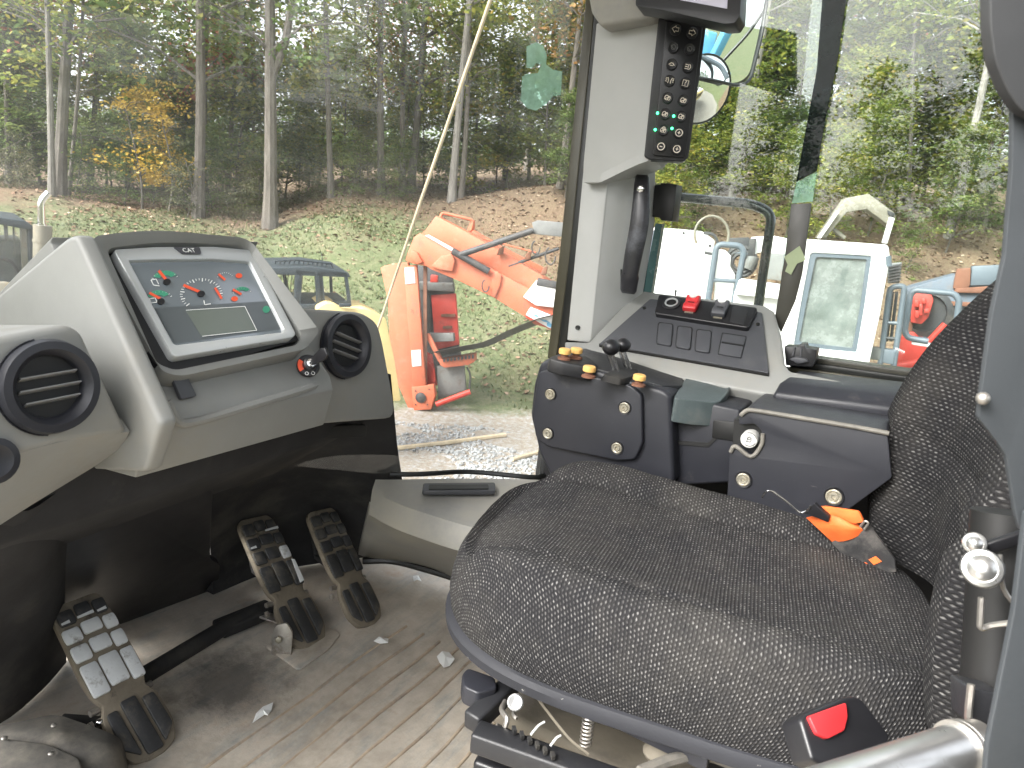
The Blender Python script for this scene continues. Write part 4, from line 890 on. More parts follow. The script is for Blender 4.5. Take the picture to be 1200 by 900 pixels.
ps = [on_glass(*q) for q in sp_]; cen = sum(ps, V()) / len(ps); nn = (EYE - cen).normalized(); nn.z = 0
st = MB().prism([p + nn * .004 for p in ps], [p + nn * .003 for p in ps]).build('sticker', M['sticker'], flat=True); tag(st, 'pale green torn sticker remnant on the upper windshield', 'sticker')
p = on_glass(487, 529); text('glass_marking', '183', p + nn * .003, V((-(p - EYE).y * -1, 0, 0)) if False else (ROT @ V((1, 0, 0))), ROT @ V((0, 1, 0)), .012, M['ink'], ws)
# clip at the foot of the pillar
cl = thing('hinge_clip', 'black hinge clip at the foot of the corner pillar', 'hinge', on(655, 575, 'z', .47))
cp = ypl(1.66)
MB().pp(cp, [(628, 560), (668, 560), (668, 578), (650, 580), (634, 574)], .02, r=2).build('plate', M['gasket'], cl, bevel=.002)
MB().tube([cp.px(665, 556, .03), cp.px(664, 590, .03)], .014, 12).build('barrel', M['gasket'], cl)
MB().pp(cp.off(-.03), [(668, 560), (705, 560), (705, 620), (668, 600)], .03).build('post_foot', M['grey'], cl)
# ------------------------------------------------------------------ corner pillar
cpn = thing('corner_pillar', 'grey plastic covered front right corner pillar of the cab', 'pillar', on(680, 400, 'y', 1.66)); cpn['kind'] = 'structure'; del cpn['category']
P0 = ypl(1.62)
M['olive'] = pm('rubber_channel', (.06, .055, .035), .35, var=.3, vs=4, bmp=.05)
MB().pp(P0, [(687, -10), (698, -10), (692, 60), (668, 300), (652, 420), (641, 420), (655, 300), (676, 100)], .05).build('window_channel', M['olive'], cpn, bevel=.003)
MB().pp(P0, [(698, -10), (706, -10), (703, 30), (677, 300), (662, 420), (652, 420), (667, 300), (692, 60)], .06, off=.008).build('black_seal', M['gasket'], cpn, bevel=.003)
MB().pp(ypl(1.55), [(699, 28), (706, 25), (779, 18), (758, 188), (702, 214), (683, 214), (684, 190)], .13, r=1).build('upper_cover', M['cover'], cpn, bevel=.006, seg=3)
MB().pp(ypl(1.585), [(684, 190), (703, 190), (713, 208), (693, 399), (690, 402), (664, 399)], .1).build('lower_cover', M['cover'], cpn, bevel=.004)
pl = p3(on(712, 205, 'y', 1.585), on(692, 400, 'y', 1.585), on(768, 200, 'y', 1.70))
MB().pp(pl, [(711, 205), (769, 188), (768, 262), (754, 345), (692, 401)], .06).build('inner_cover', M['cover'], cpn, bevel=.004)
# soffit that swells out under the keypad
sof = MB(); a_ = [on(703, 214, 'y', 1.55), on(758, 189, 'y', 1.548), on(802, 186, 'y', 1.57)]; b2 = [on(712, 222, 'y', 1.62), on(745, 205, 'y', 1.66), on(770, 200, 'y', 1.69)]
sof.grid([crv(a_, 5), crv([x.lerp(y, .5) + V((0, 0, .008)) for x, y in zip(a_, b2)], 5), crv(b2, 5)], th=.02, n=(0, 0, -1)).build('soffit', M['cover'], cpn)
MB().lathe(on(677, 384, 'y', 1.583), (0, -1, 0), [(.006, -.002), (.006, .002), (.003, .001)], 12).build('screw', M['gasket'], cpn)
# top bracket moulding
tm = MB().pp(ypl(1.5), [(684, -30), (760, -30), (775, 8), (762, 20), (748, 23), (703, 31), (692, 14)], .18).build('top_moulding', M['greyd'], cpn, bevel=.01, seg=3)
# keypad
kpd = thing('keypad', 'black keypad with sixteen round illuminated buttons on the corner pillar', 'keypad', on(790, 100, 'y', 1.54))
KP = p3(on(776, 22, 'y', 1.53), on(758, 186, 'y', 1.53), on(824, 30, 'y', 1.56))
MB().pp(KP, [(772, 20), (828, 26), (825, 50), (807, 184), (802, 189), (762, 187), (755, 183)], .05, r=3).build('housing', M['black'], kpd, bevel=.006, seg=3)
MB().pp(KP, [(781, 24), (824, 29), (803, 185), (765, 182)], .012, off=.006, r=3).build('faceplate', M['blackc'], kpd, bevel=.0015)
btn = [(791.5, 35, '<'), (811, 39, '>'), (789, 56, 'dim'), (808, 58, 'dim'), (787, 76, 'wip'), (806, 79, 'lamp'), (784.5, 95, 'bulb'), (803, 98, '?'), (782, 115, 'g'), (800.5, 118, 'g'), (779, 134, 'g2'), (798, 137, 'g2'), (777, 153, 'g3'), (795.5, 156, 'o'), (774.5, 172, 'o'), (793, 175, 'o')]
M['icon'] = pm('icon_print', (.75, .68, .58), .5, var=.05, bmp=0)
M['icond'] = pm('icon_print_faint', (.12, .12, .12), .5, var=.05, bmp=0)
ku = (KP.px(811, 39) - KP.px(791.5, 35)).normalized(); kv = (KP.px(789, 56) - KP.px(774, 172)).normalized(); kv = (kv - ku * kv.dot(ku)).normalized()
for bx, by, ic in btn:
    c = KP.px(bx, by, .006); R = .0115
    bo = MB().lathe(c, KP.n, [(R, 0), (R, .003), (R * .86, .005), (R * .8, .0045), (0, .0045)], 22).build('button', M['black'], kpd)
    ic_ = MB(); o2 = c + KP.n * .0056
    def pt(x, y): return o2 + ku * x * R + kv * y * R
    def st_(pts, w=.0009, closed=False): ic_.tube([pt(*q) for q in pts], w, 4, closed=closed)
    if ic in '<>':
        s_ = 1 if ic == '<' else -1; st_([(-.62 * s_, 0), (0, .55), (0, .28), (.55 * s_, .28), (.55 * s_, -.28), (0, -.28), (0, -.55)], closed=True)
    elif ic == '?':
        st_([(-.5, -.5), (.5, -.5), (.5, .5), (-.5, .5)], closed=True)
    elif ic == 'lamp':
        st_([(.05, .45), (.3, .4), (.48, 0), (.3, -.4), (.05, -.45)], closed=True); [st_([(-.55, y), (-.1, y)]) for y in (-.35, 0, .35)]
    elif ic == 'bulb':
        [st_([(x, -.5), (x * .8, 0), (x * 1.6, .5)]) for x in (-.25, .25)]; [st_([(x * .5, y), (x * .75, y + .06)]) for x in (-1, 1) for y in (-.2, .1, .35)]
    elif ic == 'o':
        st_(arc(0, 0, .62, .62, 16), closed=True, w=.0011); st_([(-.25, 0), (.25, 0)], w=.001)
        if bx > 780: st_([(0, -.25), (0, .3)], w=.001)
    elif ic == 'dim': st_(arc(0, 0, .4, .4, 10), closed=True); st_([(-.5, .2), (.3, -.4)])
    elif ic == 'wip': st_([(-.5, -.1), (-.15, .25), (.2, .2), (.5, -.15)], w=.001); st_([(-.3, -.2), (.3, -.2)])
    else:
        st_(arc(-.15, 0, .34, .4, 10), closed=True); st_(arc(.28, -.05, .22, .35, 10), closed=True); st_([(-.5, -.3), (.5, .25)])
        if ic == 'g3': st_(arc(0, .35, .25, .25, 10), closed=True)
    ic_.build('symbol', M['icond'] if ic == 'dim' else M['icon'], bo)
    if ic == '?': text('symbol', '?', o2, ku, kv, .014, M['icon'], bo)
for bx, by in ((770.5, 132.5), (789.5, 136), (767.8, 152), (787.5, 150.5)):
    MB().sph(KP.px(bx, by, .008), .0028, 10).build('status_light', M['led'], kpd)
# overhead monitor
mo = thing('monitor', 'black framed overhead camera monitor at the top edge', 'monitor', on(800, 5, 'y', 1.4))
MPL = p3(on(745, 0, 'y', 1.42), on(868, 8, 'y', 1.40), on(745, -60, 'y', 1.44))
MB().pp(MPL, [(742, -80), (872, -70), (867, 18), (861, 27), (848, 28), (778, 12), (745, 7)], .04, r=2).build('case', M['blackc'], mo, bevel=.006, seg=3)
MB().pp(MPL, [(790, -60), (856, -60), (852, 10), (797, 0)], .002, off=.001).build('screen', pm('monitor_screen_pale', (.62, .6, .72), .2, var=.1, bmp=0), mo)
MB().pp(ypl(1.5), [(770, 0), (800, 0), (795, 22), (772, 18)], .06).build('neck', M['blackc'], mo, bevel=.004)
# grab handle
gh = thing('grab_handle', 'worn black curved grab handle on the corner pillar', 'grab handle', on(745, 280, 'y', 1.62))
hp = [on(x, y, 'y', yy) for x, y, yy in ((753, 205, 1.64), (752, 222, 1.62), (751, 245, 1.61), (748, 270, 1.605), (742, 300, 1.605), (738, 325, 1.61), (736, 344, 1.63))]
hpp = crv(hp, 5); nrm_ = V((.15, -1, 0)).normalized(); sd_ = V((1, .15, 0)).normalized()
rows = []
for i, p in enumerate(hpp):
    t = i / (len(hpp) - 1); w = .016 + .006 * math.sin(t * math.pi) + (.003 if t > .8 else 0); h = .012 if 0 < t < 1 else .004
    rows.append([p + sd_ * w * math.cos(q) * (1 if 0 < i < len(hpp) - 1 else .8) + nrm_ * h * math.sin(q) for q in [2 * math.pi * j / 16 for j in range(16)]])
mbh = MB().grid(rows, closeu=True); mbh.add(rows[0], [tuple(range(16))]).add(rows[-1], [tuple(range(16))])
mbh.build('grip', pm('worn_black_grip', (.03, .03, .034), .3, var=.3, vs=14, bmp=.15, bs=200, dirt=(.13, .14, .16), ds=12, da=(.5, .75)), gh)
MB().lathe(hp[1] + nrm_ * .011, nrm_, [(.0085, 0), (.0085, .003), (.005, .005)], 16).build('bolt', M['chrome'], gh)
MB().tube([hp[-1] + V((-.02, -.004, .03)), hp[-1] + V((-.024, -.004, .055))], .0025, 6).build('clip', M['gasket'], gh)
# ------------------------------------------------------------------ right side window
sw = thing('side_window', 'right side window with dark sliding pane edge and bottom rail', 'window', (-.2, 1.72, .9)); sw['kind'] = 'structure'; del sw['category']
GP = ypl(1.735)
MB().pp(GP, [(772, -60), (985, -60), (905, 396), (870, 390), (754, 352), (768, 262)], .005).build('pane', M['sglass'], sw)
MB().pp(GP.off(.016), [(958, -60), (1250, -60), (1250, 470), (905, 420)], .005).build('pane', M['sglass'], sw)
M['tint'] = glass('tinted_overlap', (.12, .16, .165), .16, .25, (.2, .25, .25))
MB().pp(GP.off(.03), [(968, -60), (1000, -60), (982, 67), (967, 140), (957, 200), (933, 213), (957, 83)], .006).build('tinted_edge', M['tint'], sw)
MB().pp(GP.off(.03), [(933, 214), (957, 201), (952, 236), (928, 238)], .006).build('green_tab', M['sticker'], sw)
M['seal'] = pm('pane_seal_olive', (.045, .043, .034), .35, var=.15, vs=5, bmp=.05)
MB().pp(GP.off(.03), [(927, 239), (951, 238), (940, 320), (932, 352), (915, 390), (908, 372), (911, 353), (920, 297)], .008).build('pane_seal', M['seal'], sw, bevel=.001)
tpm = pm('green_tape', (.34, .4, .24), .6, var=.12, vs=14, bmp=.2)
tg = MB().pp(GP.off(.036), [(919, 301), (937, 288), (942, 299), (944, 305), (934, 309), (927, 322), (920, 318), (923, 310)], .001).build('tape_piece', tpm); tag(tg, 'crumpled pale green tape piece stuck on the window divider', 'tape')
MB().pp(ypl(1.71), [(768, 262), (776, 262), (762, 350), (752, 348)], .02).build('teal_edge', pm('teal_glass_edge', (.05, .11, .11), .25, var=.2, bmp=0), sw)
for k, (y0, w, mt, of) in enumerate(((417, 6, 'seal', .045), (424, 7, 'gasket', .06), (432, 5, 'olive', .07))):
    MB().pp(ypl(1.735 - of), [(925, y0 - 2), (1250, y0 + 44), (1250, y0 + 44 + w), (925, y0 + w - 2)], .05).build('rail', M[mt], sw, bevel=.001)
la = thing('window_latch', 'black window latch block on the rail at the console corner', 'latch', on(938, 425, 'y', 1.64))
LP = ypl(1.63)
MB().pp(LP, [(919, 406), (935, 407), (936, 404), (943, 404), (944, 408), (957, 410), (955, 425), (952, 430), (921, 428)], .05, r=1).build('block', M['blackc'], la, bevel=.003)
MB().pp(LP, [(924, 421), (933, 418), (944, 420), (948, 424), (935, 427)], .01, off=.008).build('lever', M['panel'], la, bevel=.002)
MB().pp(LP, [(930, 407), (932, 407), (930, 417), (928, 417)], .004, off=.004).build('rib', M['panel'], la)
MB().pp(LP, [(938, 407), (940, 407), (939, 418), (937, 418)], .004, off=.004).build('rib', M['panel'], la)
# outside grab bar and its black clamp
gb = thing('outside_grab_bar', 'black tubular grab bar outside the right window', 'grab bar', on(890, 350, 'y', 1.95))
OB = ypl(1.95)
MB().tube(fil([OB.px(775, 229), OB.px(882, 239), OB.px(905, 250), OB.px(897, 300), OB.px(880, 420)], .08, 6), .0125, 14).build('bar', pm('bar_paint', (.03, .033, .04), .25, var=.2, vs=10, bmp=.05, coat=.5), gb)
MB().pp(ypl(1.70), [(767, 217), (774, 216), (774, 214), (793, 216), (788, 259), (774, 258), (773, 255), (764, 254)], .05).build('clamp', M['ink'], gb, bevel=.002)
# mirrors on their arm
mr_ = thing('rear_view_mirror', 'large flat and round black rimmed mirrors on a bent arm beside the keypad', 'mirror', at(845, 90, 2.6))
mirm = pm('mirror_silver', (.86, .88, .87), .0, metal=1, var=.01, bmp=0); 
for n_ in mirm.node_tree.nodes:
    if n_.type == 'MAP_RANGE': n_.inputs[3].default_value = .0; n_.inputs[4].default_value = .02
def mirror_plane(px, py, d, target):
    c = at(px, py, d); n = ((EYE - c).normalized() + (V(target) - c).normalized()).normalized(); u = V((0, 0, 1)).cross(n).normalized(); return Pl(c, u, n.cross(u))
MPa = mirror_plane(850, 60, 2.6, (14, 8, 3.0))
mo1 = rnd([(790, -40), (905, -40), (894, 31), (880, 90), (866, 101), (806, 92)], [5, 5, 30, 14, 10, 10], 4)
ma = MB().pp(MPa, mo1, .03, off=-.004).build('large_mirror', M['gasket'], mr_, bevel=.004)
mi1 = rnd([(790, -40), (902, -40), (891.5, 31), (878, 88), (864, 98), (808, 90)], [5, 5, 30, 14, 10, 10], 4)
MB().pp(MPa, mi1, .002).build('mirror_face', mirm, ma)
# lower round mirror, slightly domed
MPb = mirror_plane(832, 112, 2.55, (6, 2.5, -.2)); c = MPb.px(829, 107); R = (MPb.px(829, 107) - MPb.px(829, 146)).length; rows = []
for i in range(10):
    s_ = i / 9; rows.append([c + MPb.n * (-(s_ * s_) * .035) + (MPb.u * math.cos(2 * math.pi * j / 36) + MPb.v * math.sin(2 * math.pi * j / 36)) * R * max(s_, .001) for j in range(36)])
mbx = MB().grid(rows, closeu=True).build('round_mirror', mirm, mr_)
MB().tube([p for p in rows[-1]], .004, 6, closed=True).build('rim', M['gasket'], mbx)
MB().tube(fil([at(800, 88, 2.5), at(835, 94, 2.5), at(866, 101, 2.55), at(879, 95, 2.57), at(893, 40, 2.62), at(905, -40, 2.65)], .03), .006, 8).build('arm', M['gasket'], mr_)
MB().tube(fil([at(800, 60, 2.5), at(822, 66, 2.5), at(846, 78, 2.5), at(852, 92, 2.5)], .04), .008, 8).build('bracket', M['mrail'], mr_)
# ------------------------------------------------------------------ right console with switches
co = thing('side_console', 'grey trimmed side console with slate switch panel under the right window', 'console', on(800, 420, 'y', 1.6))
CPn = p3(on(762, 347, 'y', 1.68), on(893, 361, 'y', 1.68), on(800, 418, 'y', 1.53))
cu_ = (CPn.px(893, 361) - CPn.px(762, 347)).normalized(); cv_ = CPn.n.cross(cu_).normalized()
if cv_.z < 0: cv_ = -cv_
MB().pp(CPn, [(748, 338), (768, 342), (896, 357), (908, 364), (916, 392), (920, 425), (926, 434), (960, 440), (1010, 450), (1010, 484), (920, 466), (760, 437), (663, 418), (661, 399), (690, 400)], .10, off=-.012).build('trim', M['grey'], co, bevel=.008, seg=3)
MB().pp(CPn, [(702, 403), (762, 350), (893, 366), (901, 437)], .012, off=-.004, r=2).build('panel', M['panel'], co, bevel=.002)
MB().pp(CPn, [(702, 402.5), (901, 436.5), (901, 439.5), (702, 405)], .004, off=-.006).build('seam', M['ink'], co)
for q in ((755, 361), (888, 380)):
    MB().lathe(CPn.px(q[0], q[1], -.003), CPn.n, [(.0045, 0), (.0045, .0015), (.002, .001)], 10).build('screw', M['gasket'], co)
SPn = CPn.off(.004)
MB().pp(SPn, [(772, 344.5), (888, 360), (877, 384), (767, 367)], .02, off=.004, r=3).build('switch_bar', M['blackc'], co, bevel=.003)
c = SPn.px(787, 356, .004); k = 30; R = .0165
skt = MB().grid([[c + CPn.n * h + (cu_ * math.cos(2 * math.pi * j / k) + cv_ * math.sin(2 * math.pi * j / k)) * r for j in range(k)] for r, h in ((R * 1.3, 0), (R * 1.3, .003), (R, .005), (R * .68, .004), (R * .62, .0003))], closeu=True).build('socket', M['black'], co)
MB().grid([[c + CPn.n * h + (cu_ * math.cos(2 * math.pi * j / k) + cv_ * math.sin(2 * math.pi * j / k)) * r for j in range(k)] for r, h in ((R * .96, .0045), (R * .9, .0068), (R * .78, .0068), (R * .7, .004))], closeu=True).build('socket_ring', M['bezel'], skt)
MB().lathe(c, CPn.n, [(R * .66, 0), (R * .66, .0008)], 20).build('socket_hole', M['ink'], skt)
MB().tube([SPn.px(791.5, 346, .004), SPn.px(792, 341.5, .006)], .002, 6).sph(SPn.px(792, 341, .006), .003, 8).build('pin_switch', M['blackc'], co)
def rocker(cx, cy, w, h, mat, name):
    c = SPn.px(cx, cy, .004)
    prof = [(-h, 0), (-h, .012), (-h * .6, .016), (0, .012), (h * .55, .019), (h, .013), (h, 0)]
    r = MB().prism([c + cv_ * a_ + CPn.n * z - cu_ * w for a_, z in prof], [c + cv_ * a_ + CPn.n * z + cu_ * w for a_, z in prof]).build(name, mat, co, bevel=.0025)
    MB().prism([c + cu_ * w * .62 * math.cos(t) + cv_ * (h * .62 + h * .3 * math.sin(t)) + CPn.n * .0192 for t in [i * math.pi / 8 for i in range(16)]], [c + cu_ * w * .62 * math.cos(t) + cv_ * (h * .62 + h * .3 * math.sin(t)) + CPn.n * .012 for t in [i * math.pi / 8 for i in range(16)]]).build('lens', M['white'], r)
    MB().box(c + cv_ * (-h * .15) + CPn.n * .0135, (w * .9, .0022, .0012), cu_, cv_).build('mark', M['ink'], r)
    MB().box(c - cv_ * (h * 1.08) + CPn.n * .001, (w * 1.3, h * .16, .002), cu_, cv_).build('mark', M['zinc'], r)
rocker(811, 358, .0155, .024, M['red'], 'red_rocker'); rocker(844.5, 364, .0155, .024, M['panel'], 'grey_rocker')
MB().pp(SPn, [(859, 358.5), (877, 361), (872, 380), (855, 377)], .004, off=.006, r=2).build('blank', M['black'], co, bevel=.0008)
for x in (779.5, 802, 824.5):
    y = 391 + (x - 779.5) * .18; MB().pp(CPn, [(x - 7.5, y - 13), (x + 9, y - 11), (x + 6.5, y + 14), (x - 10, y + 11)], .004, off=.0012, r=3).build('blank', M['panel'], co, bevel=.001); MB().pp(CPn, [(x - 8.3, y - 13.8), (x + 9.8, y - 11.8), (x + 7.3, y + 15), (x - 10.8, y + 12)], .003, off=-.0022, r=3).build('seam', M['ink'], co)
MB().pp(CPn, [(846, 389.5), (875, 394), (868.5, 419.5), (841, 414.5)], .003, off=-.002, r=1).build('seam', M['ink'], co)
po_ = MB().pp(CPn, [(847, 390.5), (874, 394.5), (868, 418.5), (842, 414)], .004, off=.001, r=1).build('pocket_lid', M['panel'], co, bevel=.0008)
MB().pp(CPn, [(846, 400), (871.5, 404), (871, 405.5), (845.5, 401.5)], .001, off=.0022).build('groove', M['ink'], po_)
# wall behind and under the console
wl = thing('right_wall', 'dark lower side wall behind the armrest consoles', 'wall', (-.3, 1.66, .1)); wl['kind'] = 'structure'; del wl['category']
MB().box((-.05, 1.70, .44), (1.5, .06, .86)).build('wall_panel', M['shroud'], wl)
# ------------------------------------------------------------------ armrest consoles
ar = thing('control_console', 'black armrest control console with bolted cover left of the seat', 'control console', on(700, 560, 'y', 1.4))
AP = ypl(1.36)
MB().pp(AP, [(632, 426), (645, 418), (668, 424), (740, 446), (778, 457), (786, 464), (790, 566), (742, 575), (672, 573), (646, 562), (631, 530), (621, 487), (625, 450)], .24, r=5).build('body', M['navy'], ar, bevel=.014, seg=4)
MB().pp(AP, rnd([(631, 436), (640, 433), (660, 434), (738, 451), (752, 463), (753, 520), (744, 539), (722, 540), (640, 523), (627, 512), (624, 480)], 5), .02, off=.013).build('cover', M['navy'], ar, bevel=.009, seg=4)
def bolt(parent, pl, x, y, r, off=.014, mat='zinc'):
    c = pl.px(x, y, off); k = 24; u, v, n = pl.u, pl.v, pl.n
    w = MB().grid([[c + n * h + (u * math.cos(2 * math.pi * j / k) + v * math.sin(2 * math.pi * j / k)) * rr for j in range(k)] for rr, h in ((r * 1.25, -.003), (r * 1.22, .0015), (r * 1.05, .001), (r * .98, -.0005))], closeu=True).build('washer', M['blackc'], parent)
    b_ = MB().grid([[c + n * h + (u * math.cos(2 * math.pi * j / k) + v * math.sin(2 * math.pi * j / k)) * rr for j in range(k)] for rr, h in ((r, -.002), (r, .002), (r * .85, .003), (r * .6, .0015), (r * .55, .0035), (r * .3, .0035), (r * .26, .001), (.0001, .001))], closeu=True).build('bolt', M[mat], parent)
for q in ((645, 462), (732, 478), (642, 508), (723, 525)): bolt(ar, AP, q[0], q[1], .0115)
MB().pp(ypl(1.40), [(784, 462), (868, 480), (866, 565), (784, 570)], .2).build('rear_body', M['navy'], ar, bevel=.006)
MB().pp(ypl(1.397), [(785, 520), (830, 524), (842, 512), (842, 508), (829, 519), (785, 516)], .004).build('seam', M['ink'], ar)
MB().pp(ypl(1.396), [(836, 492), (862, 495), (860, 517), (834, 513)], .004, r=2).build('pocket', M['ink'], ar, bevel=.001)
# sunken top tray
TPp = p3(AP.px(668, 424), AP.px(778, 457), AP.px(668, 424) + V((0, .2, 0)))
def tp3(x, y, o=0): return TPp.px(x, y, o)
MB().pp(TPp, [(668, 422), (700, 412), (800, 438), (800, 452), (776, 452), (700, 432)], .02, off=.002, r=3).build('tray', M['black'], ar, bevel=.001)
MB().pp(TPp, [(642, 419), (665, 410), (690, 418), (702, 428), (694, 431), (660, 424)], .03, off=.008, r=4).build('knob_plinth', M['black'], ar, bevel=.004)
def yknob(x, y, lab, o=0):
    b_ = tp3(x, y + 6, o); t = thing('push_knob', lab, 'knob', b_, 'amber capped knobs on the armrest console'); r = .0125
    MB().lathe(b_, (0, 0, 1), [(r * 1.15, 0), (r * 1.1, .004), (r * .7, .006)], 16).build('collar', M['rust'], t)
    MB().lathe(b_, (0, 0, 1), [(r * .62, .004), (r * .62, .012)], 14).build('stem', M['rust'], t)
    MB().lathe(b_, (0, 0, 1), [(r, .012), (r * 1.05, .015), (r * 1.02, .021), (r * .85, .023)], 20).build('cap', M['yknob'], t)
yknob(661, 415, 'amber capped knob at the far left of the console', .008); yknob(674.5, 414, 'amber capped knob second from the left', .008); yknob(689.5, 436, 'amber capped knob in front of the ball levers'); yknob(748, 446, 'amber capped knob right of the ball levers')
lv = thing('ball_levers', 'pair of black ball topped levers on the console', 'control levers', tp3(725, 440))
for x, y, bx, by, r in ((716, 407, 722, 434, .0185), (730, 404.5, 736, 432, .017)):
    b_ = tp3(bx, by, .004); t = on(x, y, 'y', b_.y - .01)
    MB().sph(t, r, 20, (1, 1, .92)).build('ball', M['blackc'], lv)
    for s_ in (-.005, .005): MB().tube([b_ + V((s_, 0, 0)), t + V((s_, 0, -r * .8))], .0035, 8).build('rod', M['chrome'], lv)
MB().pp(TPp, [(707, 439), (722, 431), (748, 433), (745, 440), (728, 444)], .012, off=.005, r=2, taper=.15).build('boot', M['rubber'], lv, bevel=.003)
# joystick wrist pad
ap_ = thing('wrist_pad', 'shiny worn dark armrest pad on the console', 'armrest pad', on(825, 475, 'y', 1.38))
z1 = .835
tpz = [on(x, y, 'z', zz) for x, y, zz in ((789, 466, .828), (803, 444, .842), (814, 427, .852), (856, 429, .856), (863, 438, .853), (853, 460, .84), (842, 472, .826), (815, 470, .826))]
MB().prism(rnd(tpz, .012, 3), [tuple(V(q) + V((0, 0, -.05))) for q in rnd(tpz, .012, 3)]).build('pad', M['pad'], ap_, bevel=.014, seg=4)
MB().pp(ypl(1.42), [(806, 476), (862, 484), (866, 492), (806, 486)], .08).build('bracket', M['panel'], ap_, bevel=.003)
M['dustedge'] = pm('dusty_worn_edge', (.16, .15, .13), .6, var=.25, vs=30, bmp=.3)
# rear armrest cover with emblem button
rc = thing('rear_armrest_cover', 'large black bolted cover under the armrest behind the control console', 'armrest cover', on(950, 580, 'y', 1.33))
RP = ypl(1.32)
MB().pp(RP, [(866, 486), (876, 479), (1040, 506), (1045, 560), (990, 600), (930, 612), (852, 590), (855, 530), (862, 522), (882, 535), (893, 520), (893, 505), (884, 496), (866, 498)], .22, r=3).build('cover', M['navy'], rc, bevel=.008, seg=3)
MB().pp(ypl(1.34), [(860, 492), (900, 492), (900, 535), (858, 530)], .05).build('recess', M['ink'], rc)
bolt(rc, RP, 871, 562, .0125, .003); bolt(rc, RP, 977, 582, .0135, .003)
eb = MB().lathe(RP.px(878, 515, .002), RP.n, [(.0155, -.02), (.0155, .002), (.0145, .004), (.0, .004)], 28).build('emblem_button', M['icon'] if False else pm('emblem_silver', (.5, .5, .48), .45, var=.1, vs=40, bmp=.2), rc)
ec = RP.px(878, 515, .0065)
em = MB()
for pts in ([(-.4, -.45), (.25, -.4), (.35, 0), (-.3, 0)], ):
    em.tube([ec + RP.u * a_ * .011 + RP.v * b2 * .011 for a_, b2 in pts], .0008, 4, closed=True)
em.build('emblem_mark', M['ink'], eb)
em = MB(); em.tube([ec + RP.u * a_ * .011 + RP.v * b2 * .011 for a_, b2 in ((-.35, .1), (-.1, .45), (.3, .2))], .0008, 4).build('emblem_mark', M['ink'], eb)
for s_ in (-1, 1): MB().tube([ec + (RP.u * math.cos(t) + RP.v * math.sin(t)) * .0125 for t in [math.radians(s_ * (20 + 12 * i)) for i in range(9)]], .0006, 4).build('emblem_mark', M['ink'], eb)
tpz = [on(x, y, 'z', .815) for x, y in ((864, 484), (874, 473), (905, 469), (942, 476), (947, 486), (900, 486))]
MB().prism(rnd(tpz, .012, 3), [tuple(V(q) + V((0, 0, -.03))) for q in rnd(tpz, .012, 3)]).build('top_pad', M['pad'], rc, bevel=.01, seg=3)
MB().pp(ypl(1.45), [(940, 476), (1045, 494), (1045, 506), (940, 490)], .1).build('dusty_ledge', M['greyd'], rc, bevel=.003)
tubeobj('worn_edge', crv([RP.px(x, y, .002) for x, y in ((868, 487), (874, 482), (884, 481), (940, 490), (1000, 500), (1042, 508))], 5), .0042, M['dustedge'], rc, 8)
tubeobj('worn_edge', crv([RP.px(x, y, .002) for x, y in ((856, 530), (862, 523), (880, 535), (892, 522), (894, 508))], 5), .004, M['dustedge'], rc, 8)
wp = thing('wall_armrest', 'long angular black armrest pad fixed to the right wall', 'armrest pad', on(990, 470, 'y', 1.55))
q = [on(933, 434, 'y', 1.62), on(1090, 450, 'y', 1.62)]; sec = [(0, .0), (-.11, -.012), (-.14, -.032), (-.135, -.082), (-.02, -.085), (0, -.06)]
A_, B_ = on(937, 434, 'y', 1.60), on(1085, 449, 'y', 1.60)
MB().prism([A_ + V((-.004 + dy * .15, dy, dz)) for dy, dz in sec], [B_ + V((0, dy, dz)) for dy, dz in sec]).build('pad', M['navy'], wp, bevel=.008, seg=3)
# ------------------------------------------------------------------ seat belt and wire loop
sb = thing('seat_belt', 'orange seat belt strap folded through its black latch behind the seat', 'seat belt', on(985, 620, 'y', 1.3))
BP = p3(on(950, 600, 'y', 1.28), on(1000, 640, 'y', 1.27), on(1040, 620, 'y', 1.25))
rows = []
for t in range(9):
    f = t / 8; x0, y0 = 945 + f * 62, 607 - 8 * math.sin(f * 3.1) + f * 10; x1, y1 = 975 + f * 38, 635 + 4 * math.sin(f * 3) - f * 12
    o_ = .012 * math.sin(f * math.pi); rows.append([BP.px(x0, y0, o_), BP.px((x0 + x1) / 2, (y0 + y1) / 2, o_ + .006), BP.px(x1, y1, o_ * .6)])
MB().grid([crv(r, 3) for r in rows], th=.003, n=BP.n).build('webbing', M['orangeweb'], sb)
MB().pp(BP, [(950, 596), (965, 594), (1006, 600), (1012, 612), (1000, 614), (985, 607)], .006, off=.012, r=3).build('webbing_fold', M['orangeweb'], sb, bevel=.002)
MB().pp(BP, [(974, 636), (1010, 615), (1020, 618), (1048, 655), (1050, 670), (1012, 676)], .004, off=.004).build('black_webbing', M['blackweb'], sb)
for pg in ([(1000, 666), (1014, 659), (1020, 664), (1007, 673)], [(1018, 656), (1026, 652), (1033, 658), (1024, 662)]): MB().pp(BP, pg, .001, off=.006).build('orange_stripe', M['orangeweb'], sb)
MB().pp(BP, [(943, 602), (954, 590), (972, 606), (970, 612), (958, 607)], .008, off=.02, r=1).build('latch_plate', M['blackc'], sb, bevel=.002)
tubeobj('wire_handle', [BP.px(x, y, .02) for x, y in ((893, 583), (897, 576), (904, 575), (925, 590), (938, 602), (946, 599), (950, 592))], .0022, M['chrome'], sb, 8, .01)
tubeobj('belt_ring', [BP.px(x, y, .012) for x, y in ((1008, 617), (1014, 610), (1018, 613), (1013, 620))], .002, M['steel'], sb, 6, .003)
